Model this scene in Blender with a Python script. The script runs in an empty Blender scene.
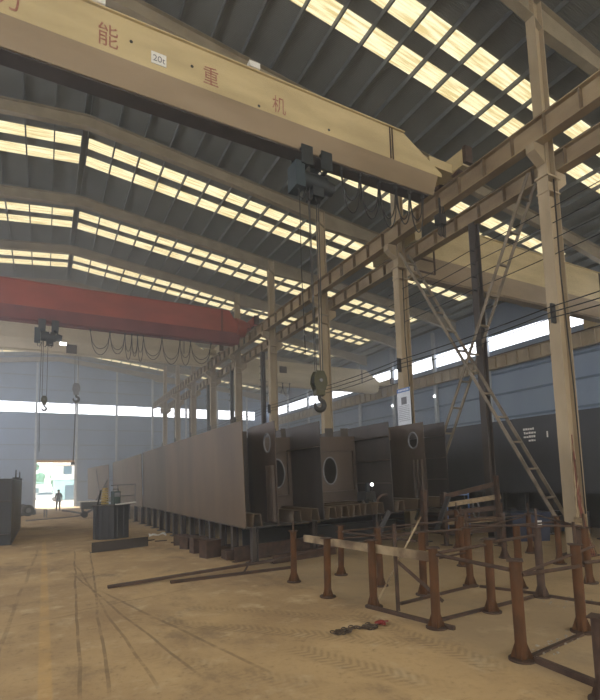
import bpy, bmesh, math, random
from mathutils import Vector, Matrix, Quaternion
random.seed(7)
SC = bpy.context.scene
COL = SC.collection
R = math.radians
XC = 11.4                                              # line of the crane columns
COLY = [7.1, 12.95, 18.4, 24.1, 29.6, 35.0, 40.5, 46.0, 51.6]
YFAR, XR, XL, YB = 57.5, 26.6, -11.0, -16.0
RX, RZ, RP = 1.17, 16.2, 0.115                          # ridge x, underside of the sheeting there, pitch

def roofz(x): return RZ - RP * abs(x - RX)
def floorz(y): return -0.0105 * max(0.0, min(y, 60.0) - 22.0)

# ------------------------------------------------------------------ materials
def lin(h):
    h = h.lstrip('#'); c = [int(h[i:i + 2], 16) / 255 for i in (0, 2, 4)]
    return tuple(v / 12.92 if v <= 0.04045 else ((v + 0.055) / 1.055) ** 2.4 for v in c) + (1.0,)

def mat(name, a, b=None, scale=3.0, rough=0.7, metal=0.0, bump=0.0, stretch=(1, 1, 1), contrast=(0.35, 0.7), spec=0.3, detail=5.0, wave=None):
    m = bpy.data.materials.new(name); m.use_nodes = True
    nt = m.node_tree; N = nt.nodes; L = nt.links
    p = N['Principled BSDF']; p.inputs['Roughness'].default_value = rough
    p.inputs['Metallic'].default_value = metal; p.inputs['Specular IOR Level'].default_value = spec
    tc = N.new('ShaderNodeTexCoord'); mp = N.new('ShaderNodeMapping'); mp.inputs['Scale'].default_value = stretch
    L.new(tc.outputs['Object'], mp.inputs['Vector'])
    nz = N.new('ShaderNodeTexNoise'); nz.inputs['Scale'].default_value = scale; nz.inputs['Detail'].default_value = detail
    L.new(mp.outputs['Vector'], nz.inputs['Vector'])
    rp = N.new('ShaderNodeValToRGB'); rp.color_ramp.elements[0].position = contrast[0]; rp.color_ramp.elements[1].position = contrast[1]
    rp.color_ramp.elements[0].color = lin(a); rp.color_ramp.elements[1].color = lin(b or a)
    L.new(nz.outputs['Fac'], rp.inputs['Fac']); L.new(rp.outputs['Color'], p.inputs['Base Color'])
    h = nz.outputs['Fac']
    if wave:
        w = N.new('ShaderNodeTexWave'); w.bands_direction = wave[0]; w.inputs['Scale'].default_value = wave[1]
        L.new(tc.outputs['Object'], w.inputs['Vector']); h = w.outputs['Fac']
    if bump or wave:
        bp = N.new('ShaderNodeBump'); bp.inputs['Strength'].default_value = bump or 0.4; bp.inputs['Distance'].default_value = 0.03
        L.new(h, bp.inputs['Height']); L.new(bp.outputs['Normal'], p.inputs['Normal'])
    return m

def glow(name, col, strength, lines=None):
    m = bpy.data.materials.new(name); m.use_nodes = True
    nt = m.node_tree; N = nt.nodes; L = nt.links
    N.remove(N['Principled BSDF'])
    e = N.new('ShaderNodeEmission'); e.inputs['Color'].default_value = lin(col); e.inputs['Strength'].default_value = strength
    L.new(e.outputs[0], N['Material Output'].inputs['Surface'])
    if lines:                                          # dirt streaks and corrugation of the translucent sheet
        tc = N.new('ShaderNodeTexCoord')
        mp = N.new('ShaderNodeMapping'); mp.inputs['Scale'].default_value = lines
        nz = N.new('ShaderNodeTexNoise'); nz.inputs['Scale'].default_value = 1.0; nz.inputs['Detail'].default_value = 4
        rp = N.new('ShaderNodeValToRGB'); rp.color_ramp.elements[0].position = 0.36; rp.color_ramp.elements[1].position = 0.62
        rp.color_ramp.elements[0].color = lin('d3bd84'); rp.color_ramp.elements[1].color = lin(col)
        L.new(tc.outputs['Object'], mp.inputs['Vector']); L.new(mp.outputs['Vector'], nz.inputs['Vector'])
        L.new(nz.outputs['Fac'], rp.inputs['Fac']); L.new(rp.outputs['Color'], e.inputs['Color'])
    return m

M = {}
M['cream'] = mat('cream_paint', 'a39276', '85765d', 1.5, 0.6, stretch=(1, 1, 0.3))
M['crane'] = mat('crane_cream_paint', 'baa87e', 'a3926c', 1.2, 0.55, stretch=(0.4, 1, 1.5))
M['cranelow'] = mat('crane_cream_shaded', '8c7a60', '7b6a50', 1.2, 0.6, stretch=(0.4, 1, 1.5))  # crane cream darkened for the shade on the downward slanted web
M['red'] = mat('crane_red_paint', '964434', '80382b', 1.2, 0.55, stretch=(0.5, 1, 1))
M['redlow'] = mat('crane_red_shaded', '6e302a', '5f2824', 1.2, 0.6)  # same red with the underside shade put into the colour
M['beamrust'] = mat('stained_beam_paint', '978465', '76634a', 1.4, 0.65, stretch=(1, 0.6, 1))
M['roof'] = mat('roof_sheet', '686963', '5c5d57', 0.6, 0.6, wave=('Y', 6.0))
M['purlin'] = mat('galvanised_purlin', '5c5e5a', '50524e', 2.0, 0.5)
M['wall'] = mat('blue_grey_wall_sheet', '748ba8', '677d97', 0.5, 0.6, wave=('X', 5.0), stretch=(1, 1, 0.3))
M['walls'] = mat('blue_grey_side_sheet', '8796a8', '7888a0', 0.5, 0.6, wave=('Y', 5.0), stretch=(1, 1, 0.3))
M['girt'] = mat('wall_rail_grey', '8d9aa8', '7a8896', 2.0, 0.5)
M['girtdark'] = mat('wall_rail_dark_grey', '5f6f82', '54646f', 2.0, 0.6)  # darker grey for the wall rails
M['post'] = mat('pale_wall_post', 'aab2b8', '98a0a8', 2.0, 0.5)
M['plate'] = mat('mill_scale_plate', '62513d', '4e4131', 0.9, 0.55, metal=0.0, stretch=(1, 1, 0.25), contrast=(0.3, 0.7))
M['plateb'] = mat('mill_scale_plate_darker', '564938', '43392d', 0.9, 0.55, stretch=(1, 1, 0.2), contrast=(0.3, 0.7))
M['plated'] = mat('dark_steel_plate', '423c37', '332e2b', 1.2, 0.5, stretch=(1, 1, 0.4))
M['platebrown'] = mat('brown_steel_plate', '4e4238', '3b3129', 1.2, 0.5, stretch=(1, 1, 0.3))
M['plategrey'] = mat('blue_grey_primer_plate', '393a3d', '2e2f32', 0.8, 0.5, stretch=(1, 1, 0.4))
M['rust'] = mat('orange_rust', '57371c', '35230f', 6.0, 0.85, bump=0.3, stretch=(1, 1, 0.4), contrast=(0.3, 0.72))
M['rustdark'] = mat('dark_rust', '4a382c', '33271f', 5.0, 0.85, bump=0.3)
M['rustpale'] = mat('pale_scuffed_steel', '9a8768', '5c4a36', 2.6, 0.7, stretch=(2, 1, 1), contrast=(0.38, 0.62))
M['black'] = mat('black_steel', '2c2b2a', '222120', 3.0, 0.5)
M['darkpost'] = mat('dark_brown_steel', '3f3833', '332c28', 2.0, 0.6, stretch=(1, 1, 0.3))
M['hoist'] = mat('hoist_dark_grey_green', '24282a', '1d2020', 3.0, 0.55)
M['blueblack'] = mat('dark_blue_enamel', '2a363c', '242f34', 3.0, 0.5)
M['rope'] = mat('wire_rope', '3a3835', '2c2a28', 20, 0.6)
M['hook'] = mat('hook_block_olive', '45432f', '35331f', 5, 0.6)
M['cable'] = mat('black_cable', '1e1d1c', '1a1918', 5, 0.6)
M['redtext'] = mat('faded_red_lettering', '8a5548', 'a08068', 9, 0.7, contrast=(0.4, 0.7))
M['brace'] = mat('weathered_brace_paint', '7d715f', '5c5243', 3, 0.6)
M['stiff'] = mat('dark_stiffener', '6f5e48', '54452f', 3, 0.7)  # stiffeners a darker brown than the beam
M['cranehazed'] = mat('crane_cream_hazed', 'cbbfa4', 'b8ac90', 1.2, 0.55, stretch=(0.4, 1, 1.5))  # crane cream made paler, bright far haze put into the colour
M['rafter'] = mat('dull_cream_rafter_paint', '8f836c', '7a6f5a', 1.5, 0.6)
M['redcable'] = mat('dusty_red_cable', '7a4436', '5f382d', 8, 0.7)
M['white'] = mat('white_paint', 'd8d6ce', 'c6c4bc', 3, 0.6)
M['poster'] = mat('poster_paper', 'd2d6da', 'c4c8cc', 2, 0.6)
M['posterblue'] = mat('poster_blue', '5c7ab0', '4c6aa0', 3, 0.6)
M['grey'] = mat('mid_grey', '77777a', '66666a', 3, 0.6)
M['blue'] = mat('blue_plastic', '14203a', '101a30', 3, 0.5)
M['skin'] = mat('skin', 'b98a6c', 'a87a5e', 6, 0.6)
M['cloth'] = mat('dark_cloth', '3c4652', '343d48', 8, 0.9)
M['trouser'] = mat('grey_trousers', '565656', '4a4a4a', 8, 0.9)
M['hair'] = mat('black_hair', '17130f', '120f0c', 20, 0.7)
M['tyre'] = mat('black_rubber', '262626', '1e1e1e', 8, 0.85)
M['teal'] = mat('pale_teal_wall', 'a9cfd2', '97bfc4', 1, 0.7)
M['pale'] = mat('white_render_wall', 'e6e6e2', 'd8d8d4', 1, 0.8)
M['glass'] = mat('dark_window_glass', '5b7684', '4c6674', 1, 0.15)
M['carwhite'] = mat('white_car_paint', 'e6e8ea', 'dcdee0', 2, 0.3)
M['leaf'] = mat('hazy_green_leaves', '6f9a8a', '5a8676', 3, 0.9)
M['yellow'] = mat('yellow_bar', 'd8a24a', 'c4903c', 3, 0.6)
M['yard'] = mat('pale_concrete_yard', 'b9b6ae', 'a8a59e', 0.6, 0.9)
M['timber'] = mat('weathered_timber', '8d7a5e', '6f5e46', 4, 0.85, stretch=(0.4, 3, 3))
M['greensteel'] = mat('dark_green_steel', '3c4a44', '323e3a', 3, 0.6)
M['brass'] = mat('yellowed_hose', 'a59058', '8c7844', 4, 0.6)
M['redpaint'] = mat('red_hook_paint', '741f1a', '5c1714', 6, 0.6)
M['chainm'] = mat('worn_chain_steel', '55493e', '3a312a', 20, 0.5, metal=0.4)
M['rubble'] = mat('pale_rubble', '9c9484', '7a7264', 6, 0.9)
M['sky'] = glow('skylight_sheet', 'fff1c4', 1.0, lines=(0.8, 13.0, 1.0))
M['win'] = glow('strip_window_and_fill_glow', 'f4f6ff', 3.0)
M['lamp'] = glow('lamp_glow', 'ffffff', 6.0)

def floor_material():
    m = bpy.data.materials.new('dusty_concrete_floor'); m.use_nodes = True
    nt = m.node_tree; N = nt.nodes; L = nt.links
    p = N['Principled BSDF']; p.inputs['Roughness'].default_value = 0.85; p.inputs['Specular IOR Level'].default_value = 0.25
    tc = N.new('ShaderNodeTexCoord'); sp = N.new('ShaderNodeSeparateXYZ'); L.new(tc.outputs['Object'], sp.inputs[0])
    def math_(op, a, b=None, c=None):
        n = N.new('ShaderNodeMath'); n.operation = op
        for i, v in enumerate((a, b, c)):
            if v is None: continue
            if isinstance(v, (int, float)): n.inputs[i].default_value = v
            else: L.new(v, n.inputs[i])
        return n.outputs[0]
    def noise(s, d=5, rgh=0.6, st=(1, 1, 1)):
        mp = N.new('ShaderNodeMapping'); mp.inputs['Scale'].default_value = st; L.new(tc.outputs['Object'], mp.inputs['Vector'])
        n = N.new('ShaderNodeTexNoise'); n.inputs['Scale'].default_value = s; n.inputs['Detail'].default_value = d; n.inputs['Roughness'].default_value = rgh
        L.new(mp.outputs['Vector'], n.inputs['Vector']); return n.outputs['Fac']
    def ramp(f, lo, hi):
        r = N.new('ShaderNodeMapRange'); r.interpolation_type = 'SMOOTHSTEP'
        r.inputs['From Min'].default_value = lo; r.inputs['From Max'].default_value = hi; L.new(f, r.inputs['Value']); return r.outputs['Result']
    def mix(f, a, b):
        n = N.new('ShaderNodeMix'); n.data_type = 'RGBA'
        if isinstance(f, float): n.inputs['Factor'].default_value = f
        else: L.new(f, n.inputs['Factor'])
        for k, v in ((6, a), (7, b)):
            if isinstance(v, tuple): n.inputs[k].default_value = v
            else: L.new(v, n.inputs[k])
        return n.outputs[2]
    X, Y = sp.outputs['X'], sp.outputs['Y']
    n1, n2, n3 = noise(0.35), noise(1.7, 6, 0.65), noise(14, 4, 0.7)
    c = mix(ramp(n1, 0.35, 0.65), lin('ad9268'), lin('917856'))
    c = mix(ramp(n2, 0.52, 0.72), c, lin('b59f7a'))
    n4 = noise(0.8, 8, 0.7, (1, .6, 1))
    c = mix(math_('MULTIPLY', ramp(n4, 0.5, 0.68), 0.75), c, lin('75624a'))
    c = mix(math_('MULTIPLY', ramp(noise(3.5, 6, .7), 0.55, 0.75), 0.5), c, lin('6a5840'))
    c = mix(math_('MULTIPLY', ramp(n3, 0.5, 0.75), 0.35), c, lin('6e5b41'))
    # cleaner grey concrete inside the rig area, darker oily patches
    warpx = math_('ADD', X, math_('MULTIPLY', math_('SUBTRACT', n2, 0.5), 0.9))
    rig = math_('MULTIPLY', ramp(warpx, 4.2, 4.8), 0.55)
    c = mix(rig, c, lin('8c7b60'))
    # wheel marks: (x0, y0, x1, y1, half width, strength, tread)
    tracks = [(0.35, 5.0, 0.9, 17, .02, .6, 0), (0.6, 5.0, 1.35, 17, .02, .6, 0), (1.05, 4.9, 0.75, 14, .02, .5, 0), (1.5, 5.0, 0.55, 13, .02, .55, 0),
              (2.2, 4.6, 0.9, 10.5, .025, .5, 0), (-0.5, 6, -0.1, 18, .03, .35, 0), (0.05, 8.6, 3.2, 9.4, .02, .5, 0), (-0.9, 8.2, 1.2, 8.7, .015, .5, 0),
              (1.3, 7.6, 4.4, 4.3, .16, .4, 1), (1.9, 8.1, 4.9, 4.9, .15, .3, 1), (2.6, 5.6, 3.6, 3.2, .17, .4, 1), (4.1, 6.6, 4.3, 3.0, .16, .4, 1), (0.8, 6.5, 2.9, 3.6, .16, .2, 1)]
    wob = math_('MULTIPLY', math_('SUBTRACT', noise(0.35, 2), 0.5), 0.16)
    for (x0, y0, x1, y1, w, s, tread) in tracks:
        dx, dy = x1 - x0, y1 - y0; ln = math.hypot(dx, dy); dx /= ln; dy /= ln
        px = math_('SUBTRACT', X, x0); py = math_('SUBTRACT', Y, y0)
        t = math_('ADD', math_('MULTIPLY', px, dx), math_('MULTIPLY', py, dy))
        d = math_('ADD', math_('SUBTRACT', math_('MULTIPLY', px, dy), math_('MULTIPLY', py, dx)), wob)
        k = math_('SUBTRACT', 1.0, ramp(math_('ABSOLUTE', d), w * 0.7, w * 1.3))
        k = math_('MULTIPLY', k, math_('MULTIPLY', ramp(t, 0.0, 0.6), math_('SUBTRACT', 1.0, ramp(t, ln - 1.2, ln))))
        if tread:
            ph = math_('ADD', math_('MULTIPLY', t, 62.0), math_('MULTIPLY', math_('ABSOLUTE', d), 45.0))
            k = math_('MULTIPLY', k, math_('MULTIPLY_ADD', math_('SINE', ph), 0.4, 0.6))
        k = math_('MULTIPLY', math_('MULTIPLY', k, s), ramp(n2, 0.3, 0.55))
        c = mix(k, c, lin('5c4b36'))
    # worn yellow lane lines
    for x0, ya, yb, s in ((0.06, 2.0, 20.5, .36), (-1.45, 6.0, 24.0, .3)):
        k = math_('SUBTRACT', 1.0, ramp(math_('ABSOLUTE', math_('SUBTRACT', X, x0)), 0.05, 0.08))
        k = math_('MULTIPLY', k, math_('MULTIPLY', ramp(Y, ya, ya + .2), math_('SUBTRACT', 1.0, ramp(Y, yb - 1.5, yb))))
        k = math_('MULTIPLY', math_('MULTIPLY', k, s), ramp(n2, 0.3, 0.6))
        c = mix(k, c, lin('c39a55'))
    L.new(c, p.inputs['Base Color'])
    bp = N.new('ShaderNodeBump'); bp.inputs['Strength'].default_value = 0.25; bp.inputs['Distance'].default_value = 0.02
    L.new(math_('ADD', n3, n2), bp.inputs['Height']); L.new(bp.outputs['Normal'], p.inputs['Normal'])
    return m
M['floor'] = floor_material()

# ------------------------------------------------------------------ mesh builder
class MB:
    def __init__(s): s.v = []; s.f = []
    def add(s, vs, fs):
        b = len(s.v); s.v += [tuple(v) for v in vs]; s.f += [tuple(b + i for i in f) for f in fs]; return s
    def box(s, x0, x1, y0, y1, z0, z1):
        return s.add([(x, y, z) for z in (z0, z1) for y in (y0, y1) for x in (x0, x1)],
                     [(0, 2, 3, 1), (4, 5, 7, 6), (0, 1, 5, 4), (2, 6, 7, 3), (0, 4, 6, 2), (1, 3, 7, 5)])
    def cbox(s, c, d): return s.box(c[0] - d[0] / 2, c[0] + d[0] / 2, c[1] - d[1] / 2, c[1] + d[1] / 2, c[2] - d[2] / 2, c[2] + d[2] / 2)
    def bar(s, p0, p1, w, h, up=(0, 0, 1)):            # rectangular bar between two points
        p0, p1 = Vector(p0), Vector(p1); d = (p1 - p0).normalized(); up = Vector(up)
        if abs(d.dot(up)) > 0.98: up = Vector((1, 0, 0))
        a = d.cross(up).normalized(); b = a.cross(d)
        vs = [p + a * (i * w / 2) + b * (j * h / 2) for p in (p0, p1) for i, j in ((-1, -1), (1, -1), (1, 1), (-1, 1))]
        return s.add(vs, [(3, 2, 1, 0), (4, 5, 6, 7), (0, 1, 5, 4), (1, 2, 6, 5), (2, 3, 7, 6), (3, 0, 4, 7)])
    def cyl(s, p0, p1, r0, r1=None, n=12):
        r1 = r0 if r1 is None else r1
        p0, p1 = Vector(p0), Vector(p1); d = (p1 - p0).normalized()
        up = Vector((0, 0, 1)) if abs(d.z) < 0.95 else Vector((1, 0, 0))
        a = d.cross(up).normalized(); b = d.cross(a)
        vs = [p + (a * math.cos(2 * math.pi * i / n) + b * math.sin(2 * math.pi * i / n)) * r for p, r in ((p0, r0), (p1, r1)) for i in range(n)]
        fs = [(i, (i + 1) % n, n + (i + 1) % n, n + i) for i in range(n)]
        return s.add(vs, fs + [tuple(range(n - 1, -1, -1)), tuple(range(n, 2 * n))])
    def tube(s, pts, r, n=8, closed=False):
        pts = [Vector(p) for p in pts]; rings = []; m = len(pts)
        ref = Vector((0.13, 0.27, 0.95)); vs = []
        for i, p in enumerate(pts):
            q0 = pts[(i - 1) % m] if (closed or i) else p; q1 = pts[(i + 1) % m] if (closed or i < m - 1) else p
            d = (q1 - q0).normalized(); a = d.cross(ref)
            if a.length < 1e-3: a = d.cross(Vector((1, 0, 0)))
            a.normalize(); b = d.cross(a)
            rr = r[i] if isinstance(r, (list, tuple)) else r
            vs += [p + (a * math.cos(2 * math.pi * k / n) + b * math.sin(2 * math.pi * k / n)) * rr for k in range(n)]
        fs = []
        for i in range(m if closed else m - 1):
            j = (i + 1) % m
            fs += [(i * n + k, i * n + (k + 1) % n, j * n + (k + 1) % n, j * n + k) for k in range(n)]
        if not closed: fs += [tuple(range(n - 1, -1, -1)), tuple(range((m - 1) * n, m * n))]
        return s.add(vs, fs)
    def prism(s, prof, d0, d1, axis='Y'):              # profile extruded along an axis; profile pairs are (x,z)|(y,z)|(x,y)
        n = len(prof)
        def P(a, b, d): return {'Y': (a, d, b), 'X': (d, a, b), 'Z': (a, b, d)}[axis]
        vs = [P(a, b, d0) for a, b in prof] + [P(a, b, d1) for a, b in prof]
        return s.add(vs, [tuple(range(n - 1, -1, -1)), tuple(range(n, 2 * n))] + [(i, (i + 1) % n, n + (i + 1) % n, n + i) for i in range(n)])
    def holed(s, a0, a1, b0, b1, ca, cb, ra, rb, t0, t1, axis='Y', n=32):   # rectangular plate with an oval hole
        def P(a, b, d): return {'Y': (a, d, b), 'X': (d, a, b)}[axis]
        inn, out = [], []
        angs = sorted([2 * math.pi * i / n for i in range(n)] + [math.atan2(b - cb, a - ca) % (2 * math.pi) for a in (a0, a1) for b in (b0, b1)])
        for th in angs:
            c, q = math.cos(th), math.sin(th); inn.append((ca + ra * c, cb + rb * q))
            ts = []
            if c > 1e-9: ts.append((a1 - ca) / c)
            if c < -1e-9: ts.append((a0 - ca) / c)
            if q > 1e-9: ts.append((b1 - cb) / q)
            if q < -1e-9: ts.append((b0 - cb) / q)
            t = min(ts); out.append((ca + t * c, cb + t * q))
        n = len(angs)
        vs = [P(a, b, d) for d in (t0, t1) for ring in (inn, out) for a, b in ring]
        fs = []
        for i in range(n):
            j = (i + 1) % n
            fs += [(i, j, n + j, n + i), (2 * n + i, 3 * n + i, 3 * n + j, 2 * n + j), (i, 2 * n + i, 2 * n + j, j), (n + i, n + j, 3 * n + j, 3 * n + i)]
        return s.add(vs, fs)
    def sphere(s, c, r, n=12, m=8, sc=(1, 1, 1)):
        vs = [(c[0], c[1], c[2] + r * sc[2])]
        for i in range(1, m):
            th = math.pi * i / m
            vs += [(c[0] + r * sc[0] * math.sin(th) * math.cos(2 * math.pi * k / n), c[1] + r * sc[1] * math.sin(th) * math.sin(2 * math.pi * k / n), c[2] + r * sc[2] * math.cos(th)) for k in range(n)]
        vs.append((c[0], c[1], c[2] - r * sc[2])); e = len(vs) - 1
        fs = [(0, 1 + k, 1 + (k + 1) % n) for k in range(n)]
        for i in range(m - 2):
            fs += [(1 + i * n + k, 1 + (i + 1) * n + k, 1 + (i + 1) * n + (k + 1) % n, 1 + i * n + (k + 1) % n) for k in range(n)]
        fs += [(e, 1 + (m - 2) * n + (k + 1) % n, 1 + (m - 2) * n + k) for k in range(n)]
        return s.add(vs, fs)
    def tor(s, c, ra, rb, r, axis='Y', n=24, k=6):
        f = {'Y': lambda a, b: (c[0] + a, c[1], c[2] + b), 'X': lambda a, b: (c[0], c[1] + a, c[2] + b), 'Z': lambda a, b: (c[0] + a, c[1] + b, c[2])}[axis]
        return s.tube([f(ra * math.cos(2 * math.pi * i / n), rb * math.sin(2 * math.pi * i / n)) for i in range(n)], r, k, True)
    def build(s, name, m, parent=None, smooth=False, loc=None):
        me = bpy.data.meshes.new(name); me.from_pydata(s.v, [], s.f)
        bm = bmesh.new(); bm.from_mesh(me); bmesh.ops.recalc_face_normals(bm, faces=bm.faces); bm.to_mesh(me); bm.free()
        me.materials.append(M[m] if isinstance(m, str) else m)
        if smooth:
            for p in me.polygons: p.use_smooth = True
            try: me.set_sharp_from_angle(angle=R(40))
            except Exception: pass
        o = bpy.data.objects.new(name, me); COL.objects.link(o)
        if parent: o.parent = parent
        if loc: o.location = loc
        return o

LABELS = {}
def tag(o, label, cat, group=None):
    o['label'] = label; o['category'] = cat; o['kind'] = 'thing'
    if group: o['group'] = group
    LABELS.setdefault(label, []).append(o.name); return o
def thing(name, label, cat, loc=(0, 0, 0), rz=0.0, group=None):
    o = bpy.data.objects.new(name, None); COL.objects.link(o); o.location = loc; o.rotation_euler = (0, 0, rz)
    o.empty_display_size = 0.2
    return tag(o, label, cat, group)
def struct(o): o['kind'] = 'structure'; return o
def rel(p, o): return (p[0] - o[0], p[1] - o[1], p[2] - o[2])
ORD = ['first', 'second', 'third', 'fourth', 'fifth', 'sixth', 'seventh', 'eighth', 'ninth', 'tenth', 'eleventh', 'twelfth', 'thirteenth', 'fourteenth', 'fifteenth', 'sixteenth', 'seventeenth', 'eighteenth', 'nineteenth', 'twentieth']

# ------------------------------------------------------------------ setting
fl = MB(); ys = [YB, 4, 10, 22, 30, 40, 50, 60]
vs = [(x, y, floorz(y)) for y in ys for x in (XL, XR)]
fl.add(vs, [(2 * i, 2 * i + 1, 2 * i + 3, 2 * i + 2) for i in range(len(ys) - 1)])
struct(fl.build('floor', 'floor'))
yd = MB(); yd.box(-60, 60, 60, 170, floorz(60) - .3, floorz(60)); struct(yd.build('ground', 'yard'))

ce = MB()
t = .1
ce.prism([(XL - .3, roofz(XL - .3)), (RX, RZ), (XR + .3, roofz(XR + .3)), (XR + .3, roofz(XR + .3) + t), (RX, RZ + t), (XL - .3, roofz(XL - .3) + t)], YB - .3, YFAR + .3)
ceiling = struct(ce.build('ceiling', 'roof'))
px = [RX - .11 - 1.0 * k for k in range(12)] + [RX + .11 + 1.0 * k for k in range(26)]
for x in px:
    z = roofz(x); MB().box(x - .025, x + .025, YB, YFAR, z - .2, z - .03).build('purlin', 'purlin', ceiling)
MB().box(RX - .3, RX + .3, YB, YFAR, RZ - .035, RZ - .02).build('ridge_plate', 'roof', ceiling)

# skylight sheets: two strips down each slope in each bay
w = 0
STRIPS = [-7.4, -1.9, 3.7, 9.2, 14.75, 20.25, 26.2, 31.65, 37.2, 42.8, 48.4, 53.9]
for ya in STRIPS:
    for y in (ya, ya + 1.2):
        for x0, x1 in ((XL + 2.2, RX - .12), (RX + .12, 24.2)):
            w += 1; z0, z1 = roofz(x0) - .01, roofz(x1) - .01
            m = MB(); m.prism([(x0, z0 - .02), (x1, z1 - .02), (x1, z1), (x0, z0)], y - .33, y + .33)
            struct(m.build('window_%d' % w, 'sky'))

# end wall with the door opening and the strip window
DX0, DX1, DZ = -.72, 2.92, 4.66
SZ0, SZ1 = 9.78, 10.88
fw = MB(); Y0, Y1 = YFAR, YFAR + .2
fw.box(XL, DX0, Y0, Y1, -.5, SZ0); fw.box(DX1, XR, Y0, Y1, -.5, SZ0); fw.box(DX0, DX1, Y0, Y1, DZ, SZ0)
fw.box(24.4, XR, Y0, Y1, SZ0, SZ1)
fw.prism([(XL, SZ1), (XR, SZ1), (XR, roofz(XR)), (RX, RZ), (XL, roofz(XL))], Y0, Y1)
wall_far = struct(fw.build('wall_far', 'wall'))
struct(MB().box(XL, 24.4, Y0 + .05, Y0 + .1, SZ0, SZ1).build('window_%d' % (w + 1), 'win'))
n = 0
for z in (2.3, 4.75, 6.3, 8.0, 12.3, 13.8):
    for x0, x1 in (((XL, DX0 - .1), (DX1 + .1, XR)) if z < 4.7 else ((XL, XR),)):
        n += 1; struct(MB().box(x0, x1, Y0 - .08, Y0, z - .05, z + .05).build('trim_%d' % n, 'girtdark'))
for x in (-8.8, -4.8, -.86, 3.08, 7.2, 11.2, 15.2, 19.2, 23.2):
    n += 1; struct(MB().box(x - .1, x + .1, Y0 - .28, Y0 - .08, floorz(Y0), roofz(x) - .3).build('trim_%d' % n, 'post'))
# door: bare opening with jambs, header and the bars of the raised shutter
dr = bpy.data.objects.new('door_1', None); COL.objects.link(dr); struct(dr); dr.location = (1.1, YFAR, floorz(YFAR))
b = MB(); b.box(DX0 - 1.1 - .12, DX0 - 1.1, -.1, .25, 0, DZ + .5).box(DX1 - 1.1, DX1 - 1.1 + .12, -.1, .25, 0, DZ + .5); b.build('door_jamb', 'post', dr)
MB().box(DX0 - 1.1, DX1 - 1.1, .05, .2, DZ + .12, DZ + .37).build('header_bar', 'yellow', dr)
MB().box(DX0 - 1.1, DX1 - 1.1, .1, .18, DZ - .28, DZ - .2).build('shutter_bar', 'yellow', dr)

# side wall of the neighbouring bay with its strip window
RS0, RS1 = 10.26, 11.22
rw = MB(); rw.box(XR, XR + .2, YB, YFAR, -.5, RS0); rw.box(XR, XR + .2, YB, YFAR, RS1, roofz(XR))
wall_right = struct(rw.build('wall_right', 'walls'))
struct(MB().box(XR + .05, XR + .1, YB, YFAR, RS0, RS1).build('window_%d' % (w + 2), 'win'))
for z in (2.0, 4.0, 5.6, 7.2, 8.6):
    n += 1; struct(MB().box(XR - .1, XR, YB, YFAR, z - .06, z + .06).build('trim_%d' % n, 'girtdark'))
for y in (1.6, 6.6, 11.6, 16.6, 21.65, 26.6, 31.6, 36.6, 41.6, 46.6, 51.6):
    n += 1; struct(MB().box(XR - .32, XR - .1, y - .12, y + .12, 0, roofz(XR) - .3).build('trim_%d' % n, 'post'))
# the unseen left wall; its long glowing strip is added as fill light
lw = MB(); lw.box(XL - .2, XL, YB, YFAR, -.5, 5.0); lw.box(XL - .2, XL, YB, YFAR, 10.9, roofz(XL)); struct(lw.build('wall_left', 'walls'))
struct(MB().box(XL - .15, XL - .1, YB, YFAR, 5.0, 10.9).build('window_%d' % (w + 3), 'win'))  # glowing panel added for side fill, no window known here
# near end wall: unseen; its gap and open top are shaped to let in fill light
bw = MB(); bw.box(XL, -7, YB - .2, YB, 0, 5.5); bw.box(11, XR, YB - .2, YB, 0, 5.5)
struct(bw.build('wall_near', 'wall'))
struct(MB().box(-60, 60, YB - 60, YB, -.3, 0).build('ground', 'yard'))

# haze of welding smoke filling the hall
def haze_box(dens, y0, y1, e):
    hz = bpy.data.materials.new('haze'); hz.use_nodes = True; nt = hz.node_tree; nt.nodes.remove(nt.nodes['Principled BSDF'])
    v = nt.nodes.new('ShaderNodeVolumeScatter'); v.inputs['Color'].default_value = (0.88, 0.94, 1.0, 1); v.inputs['Density'].default_value = dens; v.inputs['Anisotropy'].default_value = 0.2
    nt.links.new(v.outputs[0], nt.nodes['Material Output'].inputs['Volume'])
    o = MB().prism([(XL + e, -.6), (XR - e, -.6), (XR - e, roofz(XR) - e), (RX, RZ - e), (XL + e, roofz(XL) - e)], y0, y1).build('haze', hz); o['kind'] = 'stuff'
haze_box(.003, YB + .02, YFAR - .01, .02)               # thin smoke everywhere
haze_box(.0095, 20.0, YFAR - .02, .03)                   # and thicker in the far half of the hall

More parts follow.
